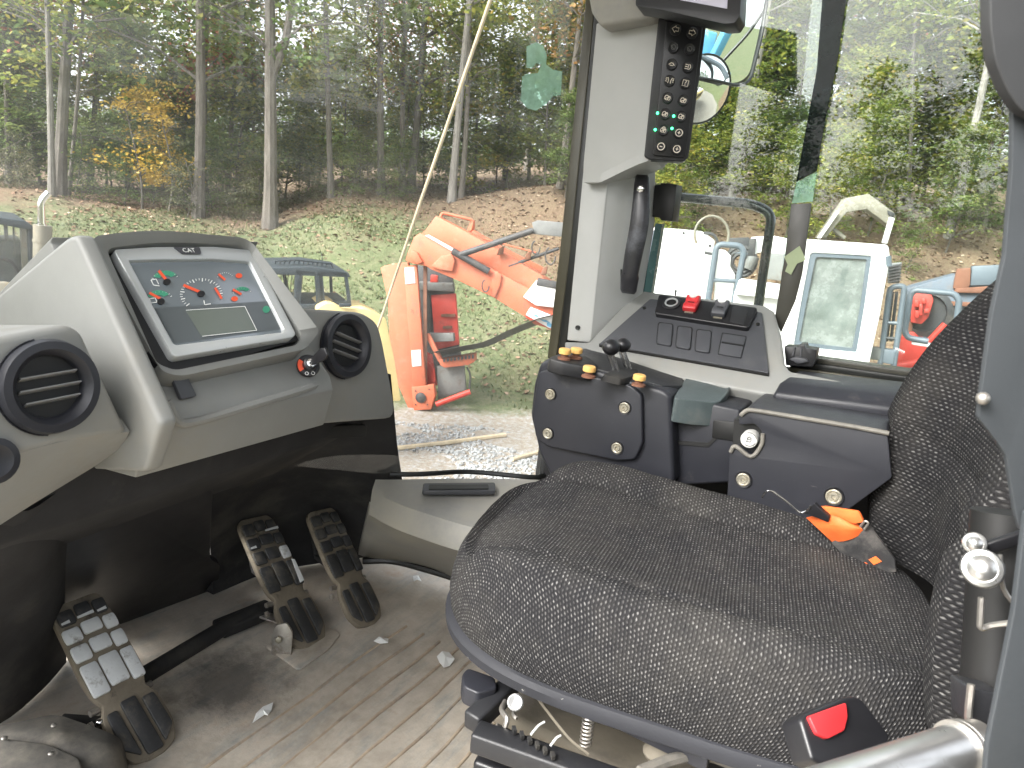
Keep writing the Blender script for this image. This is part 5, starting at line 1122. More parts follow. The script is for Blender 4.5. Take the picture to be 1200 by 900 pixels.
# ================================================================== operator seat
def fabric(name, sc, dark, lite, rib=False):
    m, nt, b = newmat(name); uvn = N(nt, 'UVMap')
    mp = N(nt, 'Mapping'); mp.inputs['Scale'].default_value = (sc, sc * (.85 if not rib else .55), 1); nt.links.new(uvn.outputs[0], mp.inputs[0])
    wn = noise(nt, 2.5, 3, .5, mp.outputs[0]); 
    vd = N(nt, 'VectorMath'); vd.operation = 'MULTIPLY_ADD'; vd.inputs[1].default_value = (.35, .35, 0); nt.links.new(wn.outputs['Color'], vd.inputs[0]); nt.links.new(mp.outputs[0], vd.inputs[2])
    sx = N(nt, 'SeparateXYZ'); nt.links.new(vd.outputs[0], sx.inputs[0])
    def mth(op, *a):
        n = N(nt, 'Math'); n.operation = op
        for i, v in enumerate(a):
            if hasattr(v, 'links'): nt.links.new(v, n.inputs[i])
            else: n.inputs[i].default_value = v
        return n.outputs[0]
    u, v = sx.outputs[0], sx.outputs[1]
    row = mth('FLOOR', u); off = mth('MULTIPLY', mth('MODULO', row, 2.0), .5)
    v2 = mth('ADD', v, off); fu = mth('ABSOLUTE', mth('SUBTRACT', mth('FRACT', u), .5)); fv = mth('ABSOLUTE', mth('SUBTRACT', mth('FRACT', v2), .5))
    col_ = mth('FLOOR', v2); cb = N(nt, 'CombineXYZ'); nt.links.new(row, cb.inputs[0]); nt.links.new(col_, cb.inputs[1])
    wn2 = N(nt, 'TexWhiteNoise'); nt.links.new(cb.outputs[0], wn2.inputs['Vector'])
    hgt = mth('MULTIPLY', mth('SUBTRACT', 1.0, mth('MULTIPLY', fu, 2.0)), mth('SUBTRACT', 1.0, mth('MULTIPLY', fv, 1.6)))
    mk = N(nt, 'MapRange'); mk.inputs[1].default_value = .38; mk.inputs[2].default_value = .7; nt.links.new(hgt, mk.inputs[0])
    rndm = mth('POWER', wn2.outputs['Value'], 2.0); f = mth('MULTIPLY', mk.outputs[0], mth('MULTIPLY_ADD', rndm, .8, .2))
    fz = noise(nt, 900, 3, .7); f2 = mth('MULTIPLY', f, mth('MULTIPLY_ADD', fz.outputs['Fac'], 1.2, .4))
    dn = noise(nt, 5, 7, .7); dmr = N(nt, 'MapRange'); dmr.inputs[1].default_value = .45; dmr.inputs[2].default_value = .75; dmr.inputs[4].default_value = .34; nt.links.new(dn.outputs['Fac'], dmr.inputs[0])
    c = mixc(nt, f2, dark, lite); c = mixc(nt, dmr.outputs[0], c, (.105, .097, .084))
    nt.links.new(c, b.inputs['Base Color']); b.inputs['Roughness'].default_value = .95; b.inputs['Specular IOR Level'].default_value = .2
    b.inputs['Sheen Roughness'].default_value = .5
    hh = mth('ADD', hgt, mth('MULTIPLY', fz.outputs['Fac'], .5)); bump(nt, b, hh, .9, .0025)
    return m
M['fab'] = fabric('seat_fabric', 188, (.019, .0188, .0205), (.24, .235, .23))
M['fabc'] = fabric('seat_fabric_fine', 260, (.03, .029, .03), (.16, .155, .15))
M['fabr'] = fabric('seat_fabric_ribbed', 165, (.014, .0138, .015), (.165, .162, .158), True)
def uvmesh(name, rows, uvs, mat, parent, closeu=False, th=0):
    R, C = len(rows), len(rows[0]); org = V(parent['_org']); me = bpy.data.meshes.new(name)
    vs = [tuple(V(p) - org) for r in rows for p in r]; fs = [(i * C + j, i * C + (j + 1) % C, (i + 1) * C + (j + 1) % C, (i + 1) * C + j) for i in range(R - 1) for j in range(C if closeu else C - 1)]
    me.from_pydata(vs, [], fs); bm = bmesh.new(); bm.from_mesh(me); bmesh.ops.recalc_face_normals(bm, faces=bm.faces); bm.verts.ensure_lookup_table()
    uvl = bm.loops.layers.uv.new('UVMap'); fl = [u for r in uvs for u in r]
    for f in bm.faces:
        for l in f.loops: l[uvl].uv = fl[l.vert.index]
    bm.to_mesh(me); bm.free(); me.shade_smooth(); me.materials.append(mat); o = bpy.data.objects.new(name, me); COL.objects.link(o); o.parent = parent; o['_org'] = tuple(org); return o
seat = thing('operator_seat', 'dark speckled fabric operator seat on a suspension base', 'seat', (-.2, 1.05, 0))
# cushion: rings from the middle outwards, then down its sides
CX0, CX1, CY0, CY1 = -.59, .15, .795, 1.37
ccx, ccy, hx, hy = (CX0 + CX1) / 2, (CY0 + CY1) / 2, (CX1 - CX0) / 2, (CY1 - CY0) / 2
NT = 96
def outl(t):
    c_, s_ = math.cos(t), math.sin(t); e = 2 / 3.6
    x, y = abs(c_) ** e * (1 if c_ > 0 else -1), abs(s_) ** e * (1 if s_ > 0 else -1)
    # the front edge bows forward, its corners are cut back
    if x < 0: x = x * (1 - .09 * abs(y) ** 3)
    return ccx + x * hx, ccy + y * hy
SR = math.radians(10)
def SW(p):
    'seat coordinates turned a little on the base'
    dx, dy = p[0] - ccx, p[1] - ccy; return V((ccx + dx * math.cos(SR) - dy * math.sin(SR), ccy + dx * math.sin(SR) + dy * math.cos(SR), p[2]))
def ztop(x, y):
    fx_ = (x - CX0) / (CX1 - CX0); fy_ = abs((y - ccy) / hy)
    z = .648 + .030 * math.exp(-((fy_ - .80) / .17) ** 2) - .020 * math.exp(-(fy_ / .5) ** 2) * math.sin(max(0, min(1, fx_)) * math.pi)
    z += .018 * math.exp(-((fx_ - .2) / .18) ** 2) - .05 * max(0, .16 - fx_) / .16 * .4
    z -= .012 * math.exp(-((fy_ - .58) / .03) ** 2) * (1 if fx_ > .12 else fx_ / .12)      # seams between bolster and middle
    z += .006 * math.exp(-((fx_ - .45) / .2) ** 2) * (fy_ < .58)
    z += .004 * mn.noise(V((x * 9, y * 9, 1))) + .002 * mn.noise(V((x * 25, y * 25, 2)))
    return z
rows, uvs = [], []
for k in range(0, 31):
    s = (k / 30) ** .9; r_, u_ = [], []
    for j in range(NT):
        ox, oy = outl(2 * math.pi * j / NT); x, y = ccx + (ox - ccx) * s * .93, ccy + (oy - ccy) * s * .93
        z = ztop(x, y) - .012 * max(0, (s - .8) / .2) ** 2; r_.append((x, y, z)); u_.append((x, y))
    rows.append(r_); uvs.append(u_)
side = [(.955, -.022), (.985, -.042), (1.0, -.066), (1.005, -.09), (.995, -.115), (.97, -.135)]
prev = rows[-1]; run = 0
for s, dz in side:
    r_, u_ = [], []
    for j in range(NT):
        ox, oy = outl(2 * math.pi * j / NT); x, y = ccx + (ox - ccx) * s, ccy + (oy - ccy) * s
        z = .658 + dz + .01 * mn.noise(V((x * 6, y * 6, 4))) + .012 * math.cos((y - ccy) / hy * 1.5) * (x < ccx)
        p = V((x, y, z)); pv = V(prev[j]); q = uvs[-1][j]; n2 = V((ox - ccx, oy - ccy)); n2.normalize(); d = (p - pv).length
        r_.append(tuple(p)); u_.append((q[0] + n2.x * d, q[1] + n2.y * d))
    rows.append(r_); uvs.append(u_); prev = r_
cu = uvmesh('cushion', [[SW(p) for p in r] for r in rows], uvs, M['fab'], seat, closeu=True)
# seams: thin piping laid in the grooves
def seam(pts): MB().tube(crv([SW((x, y, ztop(x, y) - .0008)) for x, y in pts], 8), .0022, 6).build('seam', M['rubber'], cu)
for sgn in (-1, 1): seam([(CX0 + .085, ccy + sgn * hy * .585), (CX0 + .2, ccy + sgn * hy * .58), (CX0 + .4, ccy + sgn * hy * .58), (CX1 - .06, ccy + sgn * hy * .57)])
# plastic tray under the cushion
k = 72; tr_ = []
for s, z in ((.97, .538), (1.0, .535), (1.015, .528), (1.01, .514), (.985, .508), (.9, .507)):
    tr_.append([SW((ccx + (outl(2 * math.pi * j / k)[0] - ccx) * s, ccy + (outl(2 * math.pi * j / k)[1] - ccy) * s, z + .012 * math.cos((outl(2 * math.pi * j / k)[1] - ccy) / hy * 1.5) * (outl(2 * math.pi * j / k)[0] < ccx))) for j in range(k)])
M['tray'] = pm('seat_tray_plastic', (.017, .018, .023), .7, var=.15, bmp=.2, bs=400, dirt=(.35, .34, .32), ds=55, da=(.66, .72))
MB().grid(tr_, closeu=True).build('seat_tray', M['tray'], seat)
# backrest: param surface facing forward with thick side bolsters
def back(yv, zv):  # yv -1..1, zv 0..1
    a = abs(yv)
    xb = .048 + .03 * max(0, zv - .29) + (.12 if zv > .29 else .09) * ((zv - .29) / .55) ** 2
    bol = math.exp(-((a - .86) / .22) ** 2) if a < .86 else 1
    x = xb + .085 * (1 - bol) * (1 - .35 * zv) + .01 * math.exp(-((zv - .36) / .02) ** 2)
    w = hy * (1.0 - .22 * max(0, zv - .5) ** 1.4)
    return V((x + .003 * mn.noise(V((yv * 4, zv * 6, 2))), ccy + yv * w, .63 + zv * .62))
rows, uvs = [], []
NU, NV = 48, 46
for i in range(NV + 1):
    zv = i / NV; r_, u_ = [], []
    row = []
    for j in range(NU + 1):
        yv = -1 + 2 * j / NU; row.append(back(yv, zv))
    L_ = row[0]; R_ = row[-1]
    e1 = [V((L_.x + .16, L_.y + .03, L_.z)), V((L_.x + .10, L_.y - .005, L_.z)), V((L_.x + .05, L_.y - .012, L_.z)), V((L_.x + .018, L_.y - .008, L_.z))]
    e2 = [V((R_.x + .018, R_.y + .008, R_.z)), V((R_.x + .05, R_.y + .012, R_.z)), V((R_.x + .10, R_.y + .005, R_.z)), V((R_.x + .16, R_.y - .03, R_.z))]
    full = e1 + row + e2; acc = 0; us = []
    for q in range(len(full)):
        if q: acc += (full[q] - full[q - 1]).length
        us.append((full[q].z * 1.05, acc))
    rows.append(full); uvs.append(us)
tp2 = rows[-1]
for q, (dx, dz) in enumerate(((.02, .025), (.06, .035), (.11, .02))):
    rows.append([p + V((dx, (ccy - p.y) * .05 * (q + 1), dz)) for p in tp2]); uvs.append([(u + .03 * (q + 1), v) for u, v in uvs[NV]])
bk = uvmesh('backrest', [[SW(p) for p in r] for r in rows], uvs, M['fabr'], seat)
MB().box((.30, ccy, .85), (.06, hy * 1.7, .6)).build('back_shell', M['navy'], seat, bevel=.02)
# suspension below
sx_ = thing('seat_suspension', 'dusty black suspension base with bellows and rails under the seat', 'seat base', (-.25, 1.0, 0))
bel = []
for i in range(23):
    z = .0 + i * .0145; w = 1.0 if i % 4 in (0, 1) else .965
    if i % 4 == 3: w = .975
    bel.append([SW((ccx + .04 + (outl(2 * math.pi * j / 60)[0] - ccx) * .86 * w, ccy + .02 + (outl(2 * math.pi * j / 60)[1] - ccy) * .84 * w, z)) for j in range(60)])
MB().grid(bel, closeu=True).build('bellows', M['rubber'], sx_)
M['dust_tan_shaded'] = pm('shaded_tan_dust_panel', (.12, .105, .08), .8, var=.2, vs=9, bmp=.3, bs=100, dirt=(.1, .09, .08), ds=8, da=(.5, .7))  # tan dust, its colour lowered to carry the shade under the seat
MB().box((ccx + .03, ccy + .02, .37), (hx * 1.62, hy * 1.6, .03)).build('base_plate', M['dust_tan_shaded'], sx_, bevel=.012, seg=3)
MB().box((ccx + .05, ccy + .05, .43), (hx * 1.4, hy * 1.3, .09)).build('inner_block', M['ink'], sx_, bevel=.01)
def zp(x, y, z): return on(x, y, 'z', z + .05)
MB().beam(zp(556, 862, .40), zp(790, 945, .40), .035, .03).build('side_rail', M['black'], sx_, bevel=.004, seg=2)
MB().beam(zp(560, 890, .34), zp(700, 940, .34), .045, .03).build('lower_rail', M['blackc'], sx_, bevel=.006, seg=3)
MB().beam(zp(552, 848, .40), zp(600, 803, .41), .028, .03).build('front_rail', M['black'], sx_, bevel=.004)
MB().pp(zpl(.48), [(541, 790), (548, 782), (580, 793), (583, 806), (560, 812), (543, 804)], .03, r=4).build('lever_paddle', M['navy'], sx_, bevel=.006, seg=3)
kc = zp(604, 823, .44); kn_ = (EYE - kc).normalized()
k = 20; u_ = kn_.orthogonal().normalized(); v_ = kn_.cross(u_)
MB().grid([[kc + kn_ * h + (u_ * math.cos(2 * math.pi * j / k) + v_ * math.sin(2 * math.pi * j / k)) * r for j in range(k)] for r, h in ((.004, -.01), (.0115, -.004), (.0115, 0), (.0095, .003), (.0065, -.001), (.0035, -.004), (.0001, -.004))], closeu=True).build('knob', pm('translucent_white_knob', (.5, .5, .5), .35, var=.15, vs=60, bmp=.1), sx_)
MB().tube(crv([zp(592, 822, .42), zp(588, 832, .42), zp(594, 842, .42), zp(592, 852, .41)], 4), .004, 8).build('hook', M['steel'], sx_)
MB().tube(crv([zp(603, 832, .42), zp(602, 838, .42), zp(606, 842, .42)], 4), .003, 8).build('hook', M['steel'], sx_)
hp_ = []
s0, s1 = zp(691, 832, .452), zp(686, 872, .40)
ax = (s1 - s0); a_ = ax.orthogonal().normalized(); b2 = ax.normalized().cross(a_)
for i in range(9 * 10 + 1): t = i / 90; hp_.append(s0 + ax * t + (a_ * math.cos(t * 9 * 6.283) + b2 * math.sin(t * 9 * 6.283)) * .0075)
MB().tube(hp_, .0016, 6).build('coil_spring', M['steel'], sx_)
tubeobj('cable', crv([zp(628, 815, .445), zp(645, 838, .43), zp(668, 866, .42), zp(690, 884, .41)], 5), .0022, M['dust_tan_shaded'], sx_, 6)
for a0, a1 in (((622, 861), (638, 846)), ((645, 874), (657, 862))): tubeobj('white_strap', crv([zp(*a0, .425), zp((a0[0] + a1[0]) / 2 + 1, (a0[1] + a1[1]) / 2 - 3, .43), zp(*a1, .43)], 4), .0016, M['white'], sx_, 6)
MB().beam(zp(700, 832, .445), zp(830, 895, .445), .012, .02).build('tray_rib', M['navy'], sx_, bevel=.002)
MB().sph(zp(775, 884, .42), .02, 12, (1.3, 1, .7)).build('pivot_block', M['dust_tan_shaded'], sx_)
tubeobj('sprung_bar', crv([zp(750, 905, .44), zp(790, 890, .44), zp(830, 885, .44), zp(880, 905, .44)], 5), .008, M['dusty'], sx_, 8)
for q in range(6): MB().pp(zpl(.474), [(600 + q * 9, 850 + q * 6), (604 + q * 9, 850 + q * 6), (606 + q * 9, 856 + q * 6), (602 + q * 9, 857 + q * 6)], .006).build('bracket_tooth', M['rubber'], sx_)
# buckle
bu = thing('belt_buckle', 'black seat belt buckle with a red release button lying on the cushion', 'belt buckle', zp(985, 860, .62))
BU = p3(zp(945, 838, .655), zp(993, 820, .655), zp(960, 890, .63))
MB().pp(BU, [(938, 843), (943, 836), (988, 817), (1003, 815), (1012, 820), (1044, 862), (1042, 872), (1010, 890), (965, 897), (952, 890)], .03, r=4).build('body', M['blackc'], bu, bevel=.007, seg=4)
MB().pp(BU, [(948, 839), (992, 823), (994, 840), (990, 856), (970, 866), (958, 860)], .006, off=.0045, r=3).build('release_button', M['red'], bu, bevel=.002, seg=3)
# chrome tube and near hardware
ct = thing('chrome_tube', 'bright chrome tube with ribbed end collar at the lower right', 'tube', at(1040, 885, .52))
t0, t1 = at(900, 955, .46), at(1122, 878, .56); d_ = (t1 - t0).normalized()
MB().tube([t0, t1], .0185, 32).build('tube', M['satin'], ct)
MB().lathe(t1, d_, [(.0215, 0), (.0215, .004), (.019, .005), (.021, .006), (.021, .010), (.017, .012), (.017, .03)], 28).build('collar', M['steel'], ct)
pv = thing('backrest_pivot', 'pair of shiny round pivot bolts on a black lever beside the backrest', 'pivot bolts', at(1150, 655, .6))
for x, y, r, d in ((1142, 637, .0095, .62), (1151, 666, .0155, .585)):
    c = at(x, y, d); n_ = (EYE - c).normalized()
    MB().lathe(c - n_ * .008, n_, [(r, 0), (r * 1.03, .004), (r * .95, .007), (r * .75, .008), (r * .72, .0075), (r * .5, .012), (r * .2, .0135)], 28).build('pivot_bolt', M['satin'], pv)
MB().beam(at(1135, 650, .63), at(1200, 628, .62), .006, .012).build('lever', M['blackc'], pv, bevel=.002)
MB().tube([at(1178, 600, .66), at(1172, 700, .66), at(1160, 900, .66)], .028, 16).build('black_column', M['ink'], pv)
tubeobj('hose_clip', [at(1150, 700, .6), at(1148, 738, .6), at(1160, 733, .6), at(1200, 728, .58)], .0025, M['steel'], pv, 6, .01)
tubeobj('hose_clip', crv([at(1172, 650, .6), at(1176, 690, .6), at(1200, 720, .6)], 4), .002, M['steel'], pv, 6)
tubeobj('hose_clip', crv([at(1138, 802, .6), at(1136, 850, .6), at(1160, 870, .6), at(1190, 880, .6)], 4), .003, M['steel'], pv, 6)
MB().pp(Pl(at(1150, 830, .61), ROT @ V((1, 0, 0)), ROT @ V((0, 1, 0))), [(1138, 806), (1180, 815), (1180, 868), (1140, 852)], .03, r=5).build('bracket', M['black'], pv, bevel=.004)
# post beside the door opening, close to the viewer
po = thing('door_post', 'blurred grey blue steel post at the right edge of the door opening', 'post', (at(1190, 500, .45).x, at(1190, 500, .45).y, 0)); po['kind'] = 'structure'; del po['category']
def near(x, y, d): return at(x, y, d)
DP = Pl(at(1180, 400, .45), V((ROT @ V((1, 0, 0))).xy.to_3d()), (0, 0, 1))
MB().pp(DP, [(1188, 80), (1186, 200), (1178, 300), (1163, 367), (1151, 455), (1147, 490), (1168, 517), (1180, 535), (1190, 600), (1196, 622), (1330, 640), (1330, 80)], .004, r=4).build('upper_plate', M['post'], po, bevel=.0015, seg=3)
MB().pp(DP.off(.006), [(1203, 600), (1188, 720), (1158, 870), (1150, 960), (1330, 960), (1330, 600)], .005, r=4).build('lower_plate', M['post'], po, bevel=.0015, seg=3)
MB().sph(DP.px(1152, 467, .004), .0042, 12).build('bolt', M['steel'], po)
MB().pp(DP.off(.012), [(1160, -60), (1161, 30), (1166, 70), (1180, 105), (1197, 130), (1240, 150), (1330, 150), (1330, -60)], .01, r=10).build('black_upholstery', pm('blurred_black_trim', (.035, .036, .038), .5, var=.25, vs=4, bmp=.05), po, bevel=.004, seg=4)
# cab roof and rear wall close the room above and behind
rf = MB().box((-.45, .85, 2.24), (2.5, 1.9, .06)).build('roof', M['cover'], None, bevel=.02); struct(rf, 'cab roof')
rw = MB().box((.86, .95, .52), (.06, 1.6, 1.0)).box((.86, .95, 2.05), (.06, 1.6, .34)).box((.86, .22, 1.5), (.06, .16, 1.0)).box((.86, 1.66, 1.5), (.06, .16, 1.0)).build('rear_wall', M['shroud'], None); struct(rw, 'unseen rear wall of the cab, its window opening sized for the light')  # unseen wall, height and opening shaped to limit light on the dash
lw_ = MB().box((.62, .12, 1.1), (.44, .05, 2.2)).build('light_block_panel', M['grey'], None, bevel=.01); struct(lw_, 'unseen panel added behind the door opening to block light')  # unseen panel, added to keep light off the dash
# ================================================================== machines outside
# ---- orange conveyor machine
om = thing('orange_conveyor', 'faded orange folding conveyor of a crusher standing on the slope edge', 'conveyor', azr(500, 478, 11.0)); 
OP = vpl(495, 400, 11.0, -14)
def O(poly, mat, name, th=.12, off=0, par=None, r=0, bev=.008): return MB().pp(OP, poly, th, off=off, r=r).build(name, M[mat], par or om, bevel=bev)
O([(446, 314), (452, 311), (478, 307), (487, 360), (486, 480), (479, 480), (457, 429), (455, 354)], 'orangel', 'side_plate', .10, .10)
O([(473, 313), (488, 310), (499, 453), (484, 455)], 'orange', 'front_flange', .08, .16)
O([(474, 314), (485, 313), (487, 332), (475, 333)], 'mwhite', 'reflector', .01, .17); O([(482, 411), (493, 410), (494, 429), (483, 430)], 'mwhite', 'reflector', .01, .17)
O([(486, 310), (530, 320), (538, 405), (545, 440), (500, 452)], 'mdark', 'inner_back', .05, -.45)
O([(491, 330), (531, 332), (532, 342), (492, 340)], 'mgrey', 'cross_beam', .1, -.3)
O([(505, 346), (534, 344), (538, 404), (510, 410)], 'redm', 'red_inner_plate', .05, -.38); O([(505, 322), (513, 323), (513, 331), (504, 331)], 'redm', 'red_tab', .05, -.3)
O([(494, 338), (503, 338), (505, 392), (499, 392)], 'belt', 'dark_slot', .05, -.36)
for q in ((522, 370), (528, 370), (524, 384)): O([(q[0] - 5, q[1] - 1.5), (q[0] + 5, q[1] - 2), (q[0] + 5, q[1] + 1), (q[0] - 5, q[1] + 1.5)], 'rust', 'cleat', .04, -.33, bev=0)
O([(501, 391), (531, 391), (532, 400), (503, 401)], 'mgrey', 'lower_beam', .12, -.1)
O([(497, 391), (503, 391), (518, 420), (514, 425)], 'orange', 'strut', .05, .05)
O([(512, 429), (544, 428), (546, 457), (513, 468)], 'mgrey', 'grey_door', .06, -.05)
O([(514, 422), (556, 415), (556, 424), (548, 428), (521, 431), (516, 428)], 'orange', 'lower_tray', .2, .10)
for i in range(9): x = 519 + i * 4.2; O([(x, 421 - i * .6), (x + 2.6, 420.5 - i * .6), (x + 2.4, 424 - i * .5), (x + .4, 424.5 - i * .5)], 'mdark', 'tooth', .03, .13, bev=0)
bp = crv([OP.px(510, 413, .1), OP.px(540, 407, .1), OP.px(570, 401, .12), OP.px(598, 388, .15), OP.px(630, 375, .2), OP.px(650, 370, .2)], 4); 
MB().grid([[p + V((0, 0, w)) + OP.n * d_ for p in bp] for w, d_ in ((.05, .25), (.0, .0), (-.11, -.3))], th=.02, n=OP.n).build('hanging_belt', M['belt'], om)
for k in range(4): O([(499 + k * 2.6, 425 + k * 3), (501 + k * 2.6, 423 + k * 3), (508 + k * .6, 432 + k * 5), (505 + k * .6, 437 + k * 4)], 'redm', 'grille_bar', .05, 0, bev=0)
O([(482, 454), (508, 451), (510, 463), (505, 480), (485, 481)], 'orange', 'foot_box', .12, .18)
c = OP.px(493, 466, .19); MB().lathe(c, OP.n, [(.085, 0), (.085, .01), (.06, .015), (.04, .03), (.02, .03)], 16).build('bearing', M['mdark'], om)
for q in ((487, 458), (503, 456), (487, 474), (501, 474)): MB().lathe(OP.px(*q, .181), OP.n, [(.012, 0), (.012, .012)], 6).build('bolt', M['mdark'], om)
for q in ((482, 363), (484, 364), (482, 365.5), (484.5, 366.5)): MB().lathe(OP.px(q[0], q[1], .163), OP.n, [(.008, 0), (.008, .002)], 6).build('hole', M['mdark'], om)
tubeobj('roller', [OP.px(511, 474, .15), OP.px(551, 459, .05)], .045, M['redm'], om, 12)
tubeobj('hose', crv([OP.px(547, 430, 0), OP.px(551, 440, 0), OP.px(550, 455, 0)], 4), .015, M['mdark'], om, 6)
O([(498, 412), (506, 416), (512, 452), (500, 452)], 'redm', 'red_side', .05, -.1)
# boom
O([(475, 305), (478, 296), (485, 278), (492, 273), (535, 293), (628, 343), (655, 352), (655, 388), (626, 380), (615, 371), (579, 349), (540, 330), (506, 316), (500, 312), (484, 309)], 'orange', 'boom_side', .06, .22)
O([(500, 268), (511, 253), (556, 277), (634, 322), (660, 340), (640, 346), (625, 341), (534, 292), (494, 274)], 'orangel', 'boom_deck', .25, .12)
O([(544, 274), (549, 267), (556, 270), (590, 290), (640, 315), (634, 324), (592, 301)], 'orange', 'far_side_plate', .05, -.3)
O([(543, 275), (546, 273), (636, 322), (632, 325)], 'mwhite', 'white_edge', .02, -.2, bev=0)
O([(498, 276), (502, 275), (531, 291), (529, 294)], 'mwhite', 'white_edge', .02, .24, bev=0)
MB().tube(fil([OP.px(516, 262, .0), OP.px(517, 249, .0), OP.px(555, 258, -.1), OP.px(552, 270, -.1)], .06), .022, 8).build('guard_loop', M['orangel'], om)
O([(551, 260), (556, 258), (556, 268), (549, 274), (547, 272)], 'orange', 'guard_plate', .05, -.1)
O([(517, 300), (530, 298), (533, 306), (530, 318), (515, 316), (505, 312)], 'orangel', 'hinge_plate', .05, .28); 
O([(574, 320), (583, 318), (588, 323), (586, 334), (580, 349), (575, 345), (576, 330)], 'orange', 'rib_plate', .05, .26)
O([(482, 293), (489, 296), (495, 307), (489, 310), (481, 303)], 'orange', 'knuckle', .06, .27)
tubeobj('cylinder', [OP.px(538, 299, .33), OP.px(625, 270, .3)], .045, M['mdark'], om, 12); tubeobj('cylinder', [OP.px(530, 294, .33), OP.px(573, 318, .3)], .05, M['mdark'], om, 12)
tubeobj('rod', [OP.px(596, 312, .1), OP.px(655, 291, .1)], .025, M['mdark'], om, 8); tubeobj('rod', [OP.px(556, 277, -.2), OP.px(628, 296, -.2)], .012, M['orange'], om, 6)
O([(623, 261), (630, 258), (662, 261), (662, 278), (622, 274), (625, 268)], 'mgrey', 'grey_bracket', .2, .25)
for q in ((585, 294), (617, 300), (636, 318)): O([(q[0], q[1] - 4), (q[0] + 6, q[1] - 6), (q[0] + 4, q[1] + 4), (q[0] - 3, q[1] + 5)], 'rust', 'clevis', .06, .2)
for q in ((628, 290, 8), (645, 300, 10), (569, 335, 7)): MB().tube([OP.px(q[0] + q[2] * math.cos(t) * .6, q[1] + q[2] * math.sin(t), .3) for t in [i * math.pi / 7 for i in range(11)]], .012, 6).build('hose', M['mdark'], om)
O([(613, 348), (628, 329), (652, 332), (662, 362), (628, 358)], 'mwhite', 'white_hopper', .3, .30)
O([(630, 326), (660, 332), (660, 340), (628, 334)], 'mdark', 'hopper_rim', .1, .32)
O([(621, 359), (650, 370), (662, 376), (662, 388), (646, 387), (615, 371)], 'redm', 'sticker_rim', .04, .26)
sk = O([(622, 360), (647, 370), (660, 374), (660, 384), (644, 385), (616, 369)], 'mwhite', 'sticker', .03, .28)
for pg in ([(624, 368), (630, 369), (632, 372), (627, 371)], [(632, 374), (640, 375), (646, 379), (637, 377)], [(641, 378), (648, 380), (645, 384), (641, 382)]): O(pg, 'blue', 'sticker_print', .002, .286, par=sk, bev=0)
O([(496, 304), (500, 304), (500, 460), (496, 460)], 'rust', 'rib', .04, .1, bev=0)
# ---- tractor with roof rack behind the dash, yellow hood
tk = thing('black_cab_tractor', 'small machine with dark cab frame, roof rack and yellow hood', 'tractor', azr(370, 372, 8.6) - V((0, 0, 1.1)))
TP = vpl(365, 350, 8.6, 8)
def T(poly, mat, name, th=.06, off=0, r=0, bev=.006): return MB().pp(TP, poly, th, off=off, r=r).build(name, M[mat], tk, bevel=bev)
M['navyf'] = pm('dark_blue_frame', (.028, .038, .045), .45, var=.15, vs=5, bmp=.05)
T([(300, 312), (320, 314), (366, 313), (408, 319), (411, 325), (300, 321)], 'navyf', 'roof', 1.2, 0, r=2)
def win(o_, i_, off=.0, nm='window_frame', glassy=False):
    k = [TP.px(x, y, off) for x, y in rnd(o_, 3)]; i2 = [TP.px(x, y, off) for x, y in rnd(i_, 3)]; MB().ring(k, i2, TP.n, .06).build(nm, M['navyf'], tk)
win([(351, 317), (372, 319), (375, 360), (350, 361)], [(354, 320), (369, 321), (371.5, 356), (352, 357)])
win([(373, 318), (407, 320), (412, 357), (377, 358)], [(378, 321), (404, 323), (408, 353), (381, 354)])
T([(346, 316), (352, 316), (351, 362), (345, 362)], 'navyf', 'pillar', .08); T([(369, 317), (377, 318), (380, 360), (373, 361)], 'navyf', 'pillar', .08)
T([(330, 316), (334, 316), (344, 362), (338, 362)], 'navyf', 'pillar', .06, -1.0); T([(386, 318), (389, 318), (391, 360), (388, 360)], 'navyf', 'pillar', .06, -1.1)
T([(340, 356), (412, 357), (412, 364), (338, 366)], 'navyf', 'sill', 1.0, .01)
tubeobj('rack_rail', [TP.px(322, 306, -.2), TP.px(348, 304.5, -.2), TP.px(388, 309, -.2), TP.px(390, 314, -.2)], .012, M['navyf'], tk, 6); tubeobj('rack_rail', [TP.px(322, 309, -.8), TP.px(350, 308, -.8), TP.px(388, 312, -.8)], .012, M['navyf'], tk, 6)
for i in range(12): x = 324 + i * 5.4; tubeobj('rack_bar', [TP.px(x, 305.5 + max(0, i - 4) * .5, -.2), TP.px(x - 4, 314, -.8)], .008, M['navyf'], tk, 5)
for i in range(7): x = 325 + i * 4.2; tubeobj('guard_bar', [TP.px(x + 5, 318, -.5), TP.px(x - 4 + 5, 356, -.5)], .006, M['beige'], tk, 5)
tubeobj('aerial', [TP.px(377, 296, -.4), TP.px(378, 312, -.4)], .004, M['navyf'], tk, 5)
hoodm = T([(372, 361), (383, 355), (394, 357), (400, 361), (430, 362), (452, 373), (462, 420), (470, 470), (372, 470)], 'yellow', 'yellow_hood', .7, .2, r=3, bev=.03)
T([(398, 356), (412, 356), (411, 360), (398, 360)], 'navyf', 'wiper_box', .05, .25)
MB().tube([TP.px(340, 520, 0), TP.px(340, 520, -.5)], .55, 24).build('wheel', M['rubber'], tk)
